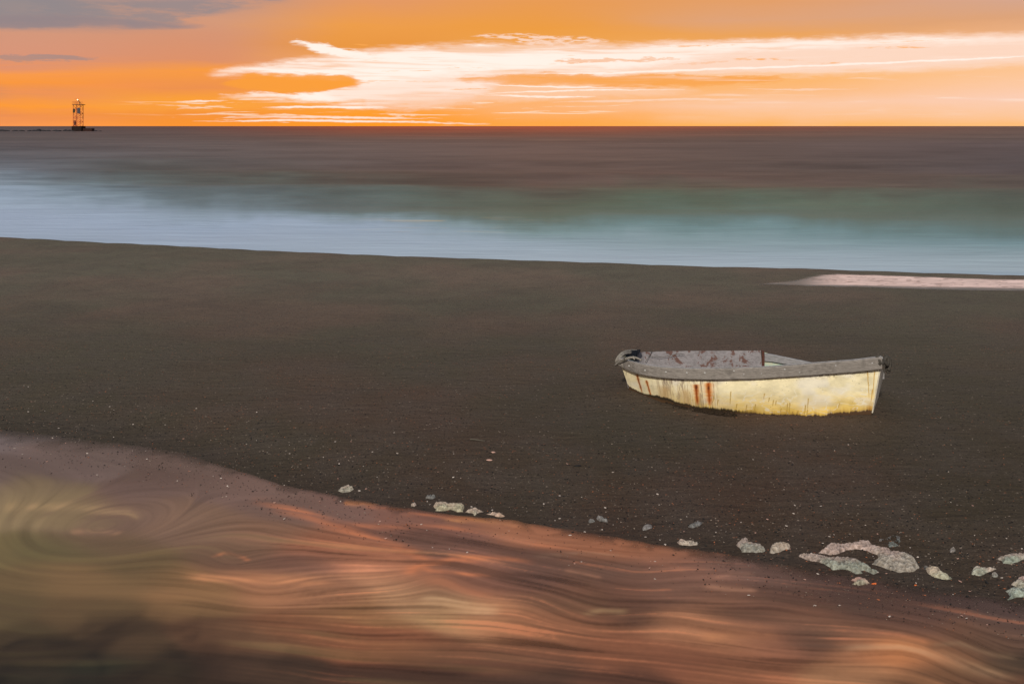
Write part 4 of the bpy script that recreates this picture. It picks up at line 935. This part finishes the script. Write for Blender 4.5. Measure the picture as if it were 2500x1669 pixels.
# bolts along the board
BM_ = simple_mat('weathered_bolt', (0.42, 0.40, 0.36), 0.4, 0.5, 0.3, 200)
def dome(r, h):
    V, F = [(0, -h, 0)], []
    for j in range(1, 5):
        a = j / 4 * math.pi / 2
        for i in range(12): V.append((r * math.sin(a) * math.cos(i * math.pi / 6), -h * math.cos(a), r * math.sin(a) * math.sin(i * math.pi / 6)))
    for i in range(12): F.append((0, 1 + (i + 1) % 12, 1 + i))
    for j in range(3):
        for i in range(12): F.append((1 + j * 12 + i, 1 + j * 12 + (i + 1) % 12, 1 + (j + 1) * 12 + (i + 1) % 12, 1 + (j + 1) * 12 + i))
    return raw_mesh('bolt', V, F)
dm = dome(0.0095, 0.008); dm.materials.append(BM_)
for (x, y) in ((1536,893),(1575,904),(1626,908),(1677,910),(1721,910),(1792,905),(1816,914),(1859,912),(1916,901),(1952,909),(2040,892),(2129,886)):
    p = atD(x, y, float(Dn(x)) - 0.034 + 0.008)
    small = (x, y) in ((1816, 914), (1859, 912), (1952, 909))
    o = link('bolt', dm, None, strake, tuple(p - bo)); o.scale = (0.6,) * 3 if small else (1, 1, 1)

# ropes --------------------------------------------------------------
def tube(pts, r, seg=8, sub=8):
    pts = [np.array(p, float) for p in pts]; C = []
    for i in range(len(pts) - 1):
        p0 = pts[max(i - 1, 0)]; p1 = pts[i]; p2 = pts[i + 1]; p3 = pts[min(i + 2, len(pts) - 1)]
        for k in range(sub):
            q = k / sub; C.append(0.5 * ((2 * p1) + (-p0 + p2) * q + (2 * p0 - 5 * p1 + 4 * p2 - p3) * q * q + (-p0 + 3 * p1 - 3 * p2 + p3) * q ** 3))
    C.append(pts[-1]); C = np.array(C); T_ = np.gradient(C, axis=0); T_ /= np.linalg.norm(T_, axis=1, keepdims=True) + 1e-9
    up = np.array([0.13, 0.2, 0.97]); N1 = np.cross(T_, up); N1 /= np.linalg.norm(N1, axis=1, keepdims=True) + 1e-9; N2 = np.cross(T_, N1)
    V, F = [], []; tw = 0
    for i in range(len(C)):
        tw += 0.55
        for k_ in range(seg):
            a = 2 * math.pi * k_ / seg; rr_ = r * (1 + 0.22 * math.cos(3 * (a + tw)))      # three-strand lay
            V.append(C[i] + rr_ * (math.cos(a) * N1[i] + math.sin(a) * N2[i]))
    for i in range(len(C) - 1):
        for k_ in range(seg): F.append((i * seg + k_, i * seg + (k_ + 1) % seg, (i + 1) * seg + (k_ + 1) % seg, (i + 1) * seg + k_))
    F.append(list(range(seg))[::-1]); F.append([(len(C) - 1) * seg + k_ for k_ in range(seg)])
    return V, F
def ropes(name, label, cat, lines, mat, loc):
    V, F = [], []
    for pts, r in lines:
        v, f = tube([atD(*p) for p in pts], r); n0 = len(V); V += v; F += [tuple(q + n0 for q in g_) for g_ in f]
    V = np.array(V) - np.array(loc); o = link(name, raw_mesh(name, V, F), mat, None, loc); return tag(o, label, cat)
RG = simple_mat('grey_rope', (0.30, 0.27, 0.22), 0.9, 0.1, 0.7, 120); RD = simple_mat('dark_rope', (0.085, 0.075, 0.06), 0.9, 0.1, 0.6, 120)
ropes('rope', 'frayed pale rope wrapped over the bow at the left end of the boat', 'rope', [
    ([(1502,891,9.02),(1512,883,8.96),(1528,875,8.88),(1545,871.5,8.86),(1556,874,8.86),(1566,879,8.84)], 0.008),
    ([(1503,892,9.04),(1514,885,8.96),(1530,877,8.88),(1543,873,8.86),(1550,877,8.85)], 0.007),
    ([(1505,889,9.08),(1504,880,9.06),(1510,869,9.08),(1520,860,9.12),(1533,856.5,9.25),(1545,857,9.36)], 0.008),
    ([(1506,888,9.05),(1507,879,9.02),(1514,868,9.04),(1524,861,9.12),(1536,859,9.24),(1549,859,9.36)], 0.007),
    ([(1509,886,9.04),(1511,877,9.0),(1518,868,9.02),(1528,863,9.1),(1540,862,9.22)], 0.008),
    ([(1527,857.5,9.2),(1536,856,9.3),(1545,855.5,9.38),(1556,856,9.42)], 0.010)], RG, (1.0, 9.05, 0.5))
ropes('cord', 'thin dark cord hanging down the grey board at the bow', 'cord', [
    ([(1524,873,8.86),(1522,884,8.85),(1523,893,8.86),(1522.5,902,8.88)], 0.0022)], RD, (1.0, 8.87, 0.45))
ropes('rope', 'dark knotted rope hanging in loops off the right end of the boat', 'rope', [
    ([(2140,870,8.30),(2146,880,8.28),(2151,888,8.29),(2156,884,8.33),(2159,877,8.36),(2164,872,8.38),(2168,878,8.38),(2167,890,8.38),(2162,886,8.36),(2160,877,8.36),(2166,871,8.40),(2172,878,8.41),(2172,894,8.41),(2169,903,8.41)], 0.014),
    ([(2143,868,8.33),(2149,876,8.31),(2152,884,8.3),(2149,891,8.29),(2146,885,8.28),(2150,878,8.31),(2156,879,8.34)], 0.011),
    ([(2161,874,8.38),(2167,874,8.41),(2171,884,8.43),(2171,898,8.43),(2168,908,8.43),(2165,899,8.43),(2166,886,8.42)], 0.013)], RD, (3.1, 8.36, 0.5))
ropes('wire', 'thin bent wire lying against the rusty inner side of the boat', 'wire', [
    ([(1575,884,9.36),(1582,874,9.38),(1589,862,9.41),(1592,857,9.42)], 0.0022),
    ([(1584,869,9.39),(1608,872,9.40),(1635,868,9.41),(1660,863,9.42),(1672,866,9.42)], 0.0020)], RD, (1.4, 9.4, 0.5))
# thin black sheet with an uneven lower edge in the bow
DC = simple_mat('black_sheet', (0.010, 0.012, 0.016), 0.9, 0.1, 0.3)
uu = np.linspace(0, 1, 30)[None, :] + np.zeros((14, 1)); vv = np.linspace(0, 1, 14)[:, None] + np.zeros((1, 30))
cxp = 1526 + uu * 38; topc = np.interp(uu[0], [0, .3, .6, 1], [859, 856.2, 856.5, 855.0]); botc = np.interp(uu[0], [0, .35, .62, .78, .8, .9, 1], [868, 876, 880, 877, 868, 862, 857])
cyp = topc[None, :] + (botc - topc)[None, :] * vv
Pc = atD(cxp, cyp, 9.28 - 0.22 * vv * (1 - uu * .5) + 0.10 * uu); Pc[..., 1] += 0.02 * (fbm(uu * 6, vv * 4, 3, 1) - .5)
Pl = np.array((1.1, 9.25, 0.5)); me = grid_mesh('bow_sheet', Pc - Pl)
o = link('bow_sheet', me, DC, None, tuple(Pl)); sm = o.modifiers.new('thickness', 'SOLIDIFY'); sm.thickness = 0.008
tag(o, 'black sheet with uneven lower edge behind the rope inside the bow', 'cloth')

# ------------------------------------------------------------------ beacon tower on the breakwater
BD = 640.0
def bw(px_, py_, dd=0.0): return atD(px_, py_, BD + dd)
sc_ = BD / FPX      # metres per photo pixel there
base_c = bw(191.5, 322); base_c[2] = SEA_Z
tower = empty('beacon_tower', tuple(base_c)); tag(tower, 'slender lattice beacon tower with lit lamp on a concrete base in the sea', 'beacon tower')
KX = lambda px_: (px_ - 191.5) * sc_                    # metres right of the tower axis
z_at = lambda py_: float(bw(191.5, py_)[2]) - SEA_Z     # height above the sea
import bmesh
class MB:
    def __init__(s): s.V, s.F = [], []
    def bar(s, a, b, r, seg=6):
        a, b = Vector(a), Vector(b); t_ = (b - a).normalized(); q = t_.to_track_quat('Z', 'Y'); n0 = len(s.V)
        for p in (a, b):
            for k_ in range(seg):
                an = 2 * math.pi * k_ / seg; s.V.append(tuple(p + q @ Vector((r * math.cos(an), r * math.sin(an), 0))))
        for k_ in range(seg): s.F.append((n0 + k_, n0 + (k_ + 1) % seg, n0 + seg + (k_ + 1) % seg, n0 + seg + k_))
        s.F.append(tuple(n0 + k_ for k_ in range(seg))[::-1]); s.F.append(tuple(n0 + seg + k_ for k_ in range(seg)))
    def box(s, x0, x1, y0, y1, z0, z1):
        n0 = len(s.V); s.V += [(x, y, z) for z in (z0, z1) for y in (y0, y1) for x in (x0, x1)]
        s.F += [tuple(n0 + i for i in f_) for f_ in ((0, 2, 3, 1), (4, 5, 7, 6), (0, 1, 5, 4), (1, 3, 7, 5), (3, 2, 6, 7), (2, 0, 4, 6))]
    def build(s, name, mat, parent, bev=0):
        me = raw_mesh(name, s.V, s.F, False); o = link(name, me, mat, parent)
        if bev: b_ = o.modifiers.new('bevel', 'BEVEL'); b_.width = bev; b_.segments = 2
        return o
RED = simple_mat('red_oxide_steel', (0.50, 0.10, 0.03), 0.6, 0.3, 0.3, 2); DKS = simple_mat('dark_steel', (0.10, 0.035, 0.02), 0.7, 0.3, 0.3, 2)
CON = simple_mat('dark_concrete', (0.020, 0.011, 0.008), 0.9, 0.2, 0.6, 0.6); CON2 = simple_mat('brown_concrete', (0.036, 0.015, 0.011), 0.9, 0.2, 0.5, 0.6)
zb, zp = z_at(308.0), z_at(256.5); x0, x1 = KX(182.5), KX(199.3); dep = x1 - x0
m_ = MB(); m_.box(KX(180), KX(204), -3.2, 3.2, -1.5, zb); m_.build('concrete_base', CON, tower, 0.12)
m_ = MB(); m_.box(KX(204) + 0.003, KX(227), -1.8, 2.4, -1.5, z_at(313.5)); m_.build('side_block', CON2, tower, 0.1)
m_ = MB()
for x in (x0, x1):
    for y in (-dep / 2, dep / 2): m_.bar((x, y, zb), (x, y, zp), 0.20)
lev = np.linspace(zb, zp, 6)
for i in range(5):
    a, b = lev[i], lev[i + 1]
    for y in (-dep / 2, dep / 2):
        m_.bar((x0, y, a), (x1, y, a), 0.11)
        if i % 2: m_.bar((x0, y, b), (x1, y, a), 0.12)
        else: m_.bar((x0, y, a), (x1, y, b), 0.12)
    for x in (x0, x1): m_.bar((x, -dep / 2, a if i % 2 else b), (x, dep / 2, b if i % 2 else a), 0.07); m_.bar((x, -dep / 2, a), (x, dep / 2, a), 0.06)
m_.build('lattice_frame', RED, tower)
m_ = MB(); cxl = (x0 + x1) / 2 - 0.3
for q in (-0.32, 0.32): m_.bar((cxl + q, -dep / 2 + 0.8, zb), (cxl + q, -dep / 2 + 0.8, zp), 0.07)
for z in np.arange(zb + .3, zp, 0.55): m_.bar((cxl - .32, -dep / 2 + 0.8, z), (cxl + .32, -dep / 2 + 0.8, z), 0.045)
m_.build('ladder', RED, tower)
m_ = MB(); m_.box(KX(181), KX(203.7), -dep / 2 - 0.7, dep / 2 + 0.7, zp, zp + 0.36); m_.build('platform', DKS, tower)
m_ = MB(); rx0, rx1, ry = KX(180.6), KX(198), dep / 2 + 0.5
for z in (zp + 0.95, zp + 1.6, zp + 2.1):
    for y in (-ry, ry): m_.bar((rx0, y, z), (rx1, y, z), 0.045)
    m_.bar((rx0, -ry, z), (rx0, ry, z), 0.045)
for x in np.linspace(rx0, rx1, 5):
    for y in (-ry, ry): m_.bar((x, y, zp + .2), (x, y, zp + 2.1), 0.045)
m_.build('railing', RED, tower)
m_ = MB(); yk = -dep / 2 - 0.4
m_.bar((KX(203.5), yk, zp + .2), (KX(196.5), yk, z_at(246.5)), 0.12); m_.bar((KX(198.5), yk, zp + .2), (KX(198.3), yk, z_at(250)), 0.10)
m_.bar((KX(201), yk, z_at(252.5)), (KX(197.5), yk, z_at(252)), 0.16); m_.bar((KX(195.5), yk, z_at(245.5)), (KX(197.5), yk, z_at(248.5)), 0.26)
m_.build('davit', DKS, tower)
m_ = MB()
for x in (187, 189.5): m_.bar((KX(x), 0, zp + .2), (KX(x), 0, z_at(242)), 0.07)
m_.box(KX(183.5), KX(191.5), -.5, .5, z_at(242), z_at(242) + 0.12); mast = m_.build('lamp_mast', RED, tower)
me = bpy.data.meshes.new('lamp'); bm = bmesh.new(); bmesh.ops.create_uvsphere(bm, u_segments=16, v_segments=10, radius=0.42); bm.to_mesh(me); bm.free()
M = Mat('lit_lamp'); M.set(base=(1, .8, .5, 1), em=(1.0, 0.72, 0.36, 1), ems=1.6)
link('lamp', me, M.m, mast, (KX(189.8), -0.3, z_at(244)))
m_ = MB(); m_.box(KX(192.3), KX(199.9), -dep / 2 - 0.35, -dep / 2 - 0.2, z_at(277.8), z_at(264))
o = m_.build('solar_panel', simple_mat('blue_grey_panel', (0.060, 0.045, 0.048), 0.4, 0.4, 0.5, 1.5), tower, 0.03)
m_ = MB(); m_.box(KX(182), KX(187.5), -dep / 2 - 0.35, -dep / 2 - 0.2, z_at(275.5), z_at(266.3)); m_.build('green_panel', simple_mat('green_board', (0.050, 0.036, 0.012), 0.7, 0.2, 0.5, 1.5), tower, 0.03)
m_ = MB(); m_.box(KX(183.6), KX(187), -dep / 2 + .2, -dep / 2 + 1.3, zb + 0.3, z_at(294.5)); m_.build('cabinet', simple_mat('maroon_cabinet', (0.075, 0.018, 0.008), 0.6, 0.3, .3, 1), tower, 0.05)

# breakwater rocks
RK = simple_mat('dark_wet_rock', (0.022, 0.018, 0.018), 0.7, 0.3, 0.5, 0.5)
rk = random.Random(9)
def rock_mesh(sd_):
    bm = bmesh.new(); bmesh.ops.create_icosphere(bm, subdivisions=3, radius=1); r_ = random.Random(sd_); o1, o2 = r_.uniform(0, 50), r_.uniform(0, 50)
    for v in bm.verts:
        k_ = 0.75 + 0.55 * float(fbm(np.array([v.co.x * 1.5 + o1]), np.array([v.co.y * 1.5 + v.co.z + o2]), 3, 2)[0]); v.co *= k_
    me = bpy.data.meshes.new('breakwater_rock'); bm.to_mesh(me); bm.free(); me.materials.append(RK); return me
rms = [rock_mesh(i) for i in range(6)]
ROCKS = [(-150,20,4),(-110,24,5),(-70,22,4),(-35,18,4),(0,16,3.4),(16,9,3.0),(38,9,2.6),(52,8,3.2),(72,6,2.6),(83,7,3.4),(93,8,4.6),(105,9,3.4),(118,8,2.6),(136,8,3.6),(144,6,2.6),(160,6,4.0),(168,6,3.2),(178,7,2.8)]
ORD = 'first second third fourth fifth sixth seventh eighth ninth tenth eleventh twelfth thirteenth fourteenth fifteenth sixteenth seventeenth eighteenth'.split()
for i, (x, w_, h_) in enumerate(ROCKS):
    if x < -100: continue
    p = atD(x, 322.0, BD + rk.uniform(-4, 4)); o = link('breakwater_rock', rms[i % 6], None, None, (p[0], p[1], SEA_Z - 0.15))
    o.scale = (w_ * sc_ * 1.0, 2.2, h_ * sc_ * 1.25); o.rotation_euler = (0, 0, 0.15 * rk.uniform(-1, 1)); tag(o, 'low dark breakwater rock, %s one left of the beacon tower' % ORD[len(ROCKS) - 1 - i], 'rock', 'breakwater rocks left of the beacon')
for x, w_, h_ in ((234, 3.5, 2.4), (244, 4.5, 1.8)):
    p = atD(x, 322.0, BD); o = link('breakwater_rock', rms[2], None, None, (p[0], p[1], SEA_Z - 0.15)); o.scale = (w_ * sc_, 1.8, h_ * sc_ * 1.2)
    tag(o, 'low rock just right of the beacon tower base, ' + ('nearer to it' if x < 240 else 'farther from it'), 'rock')
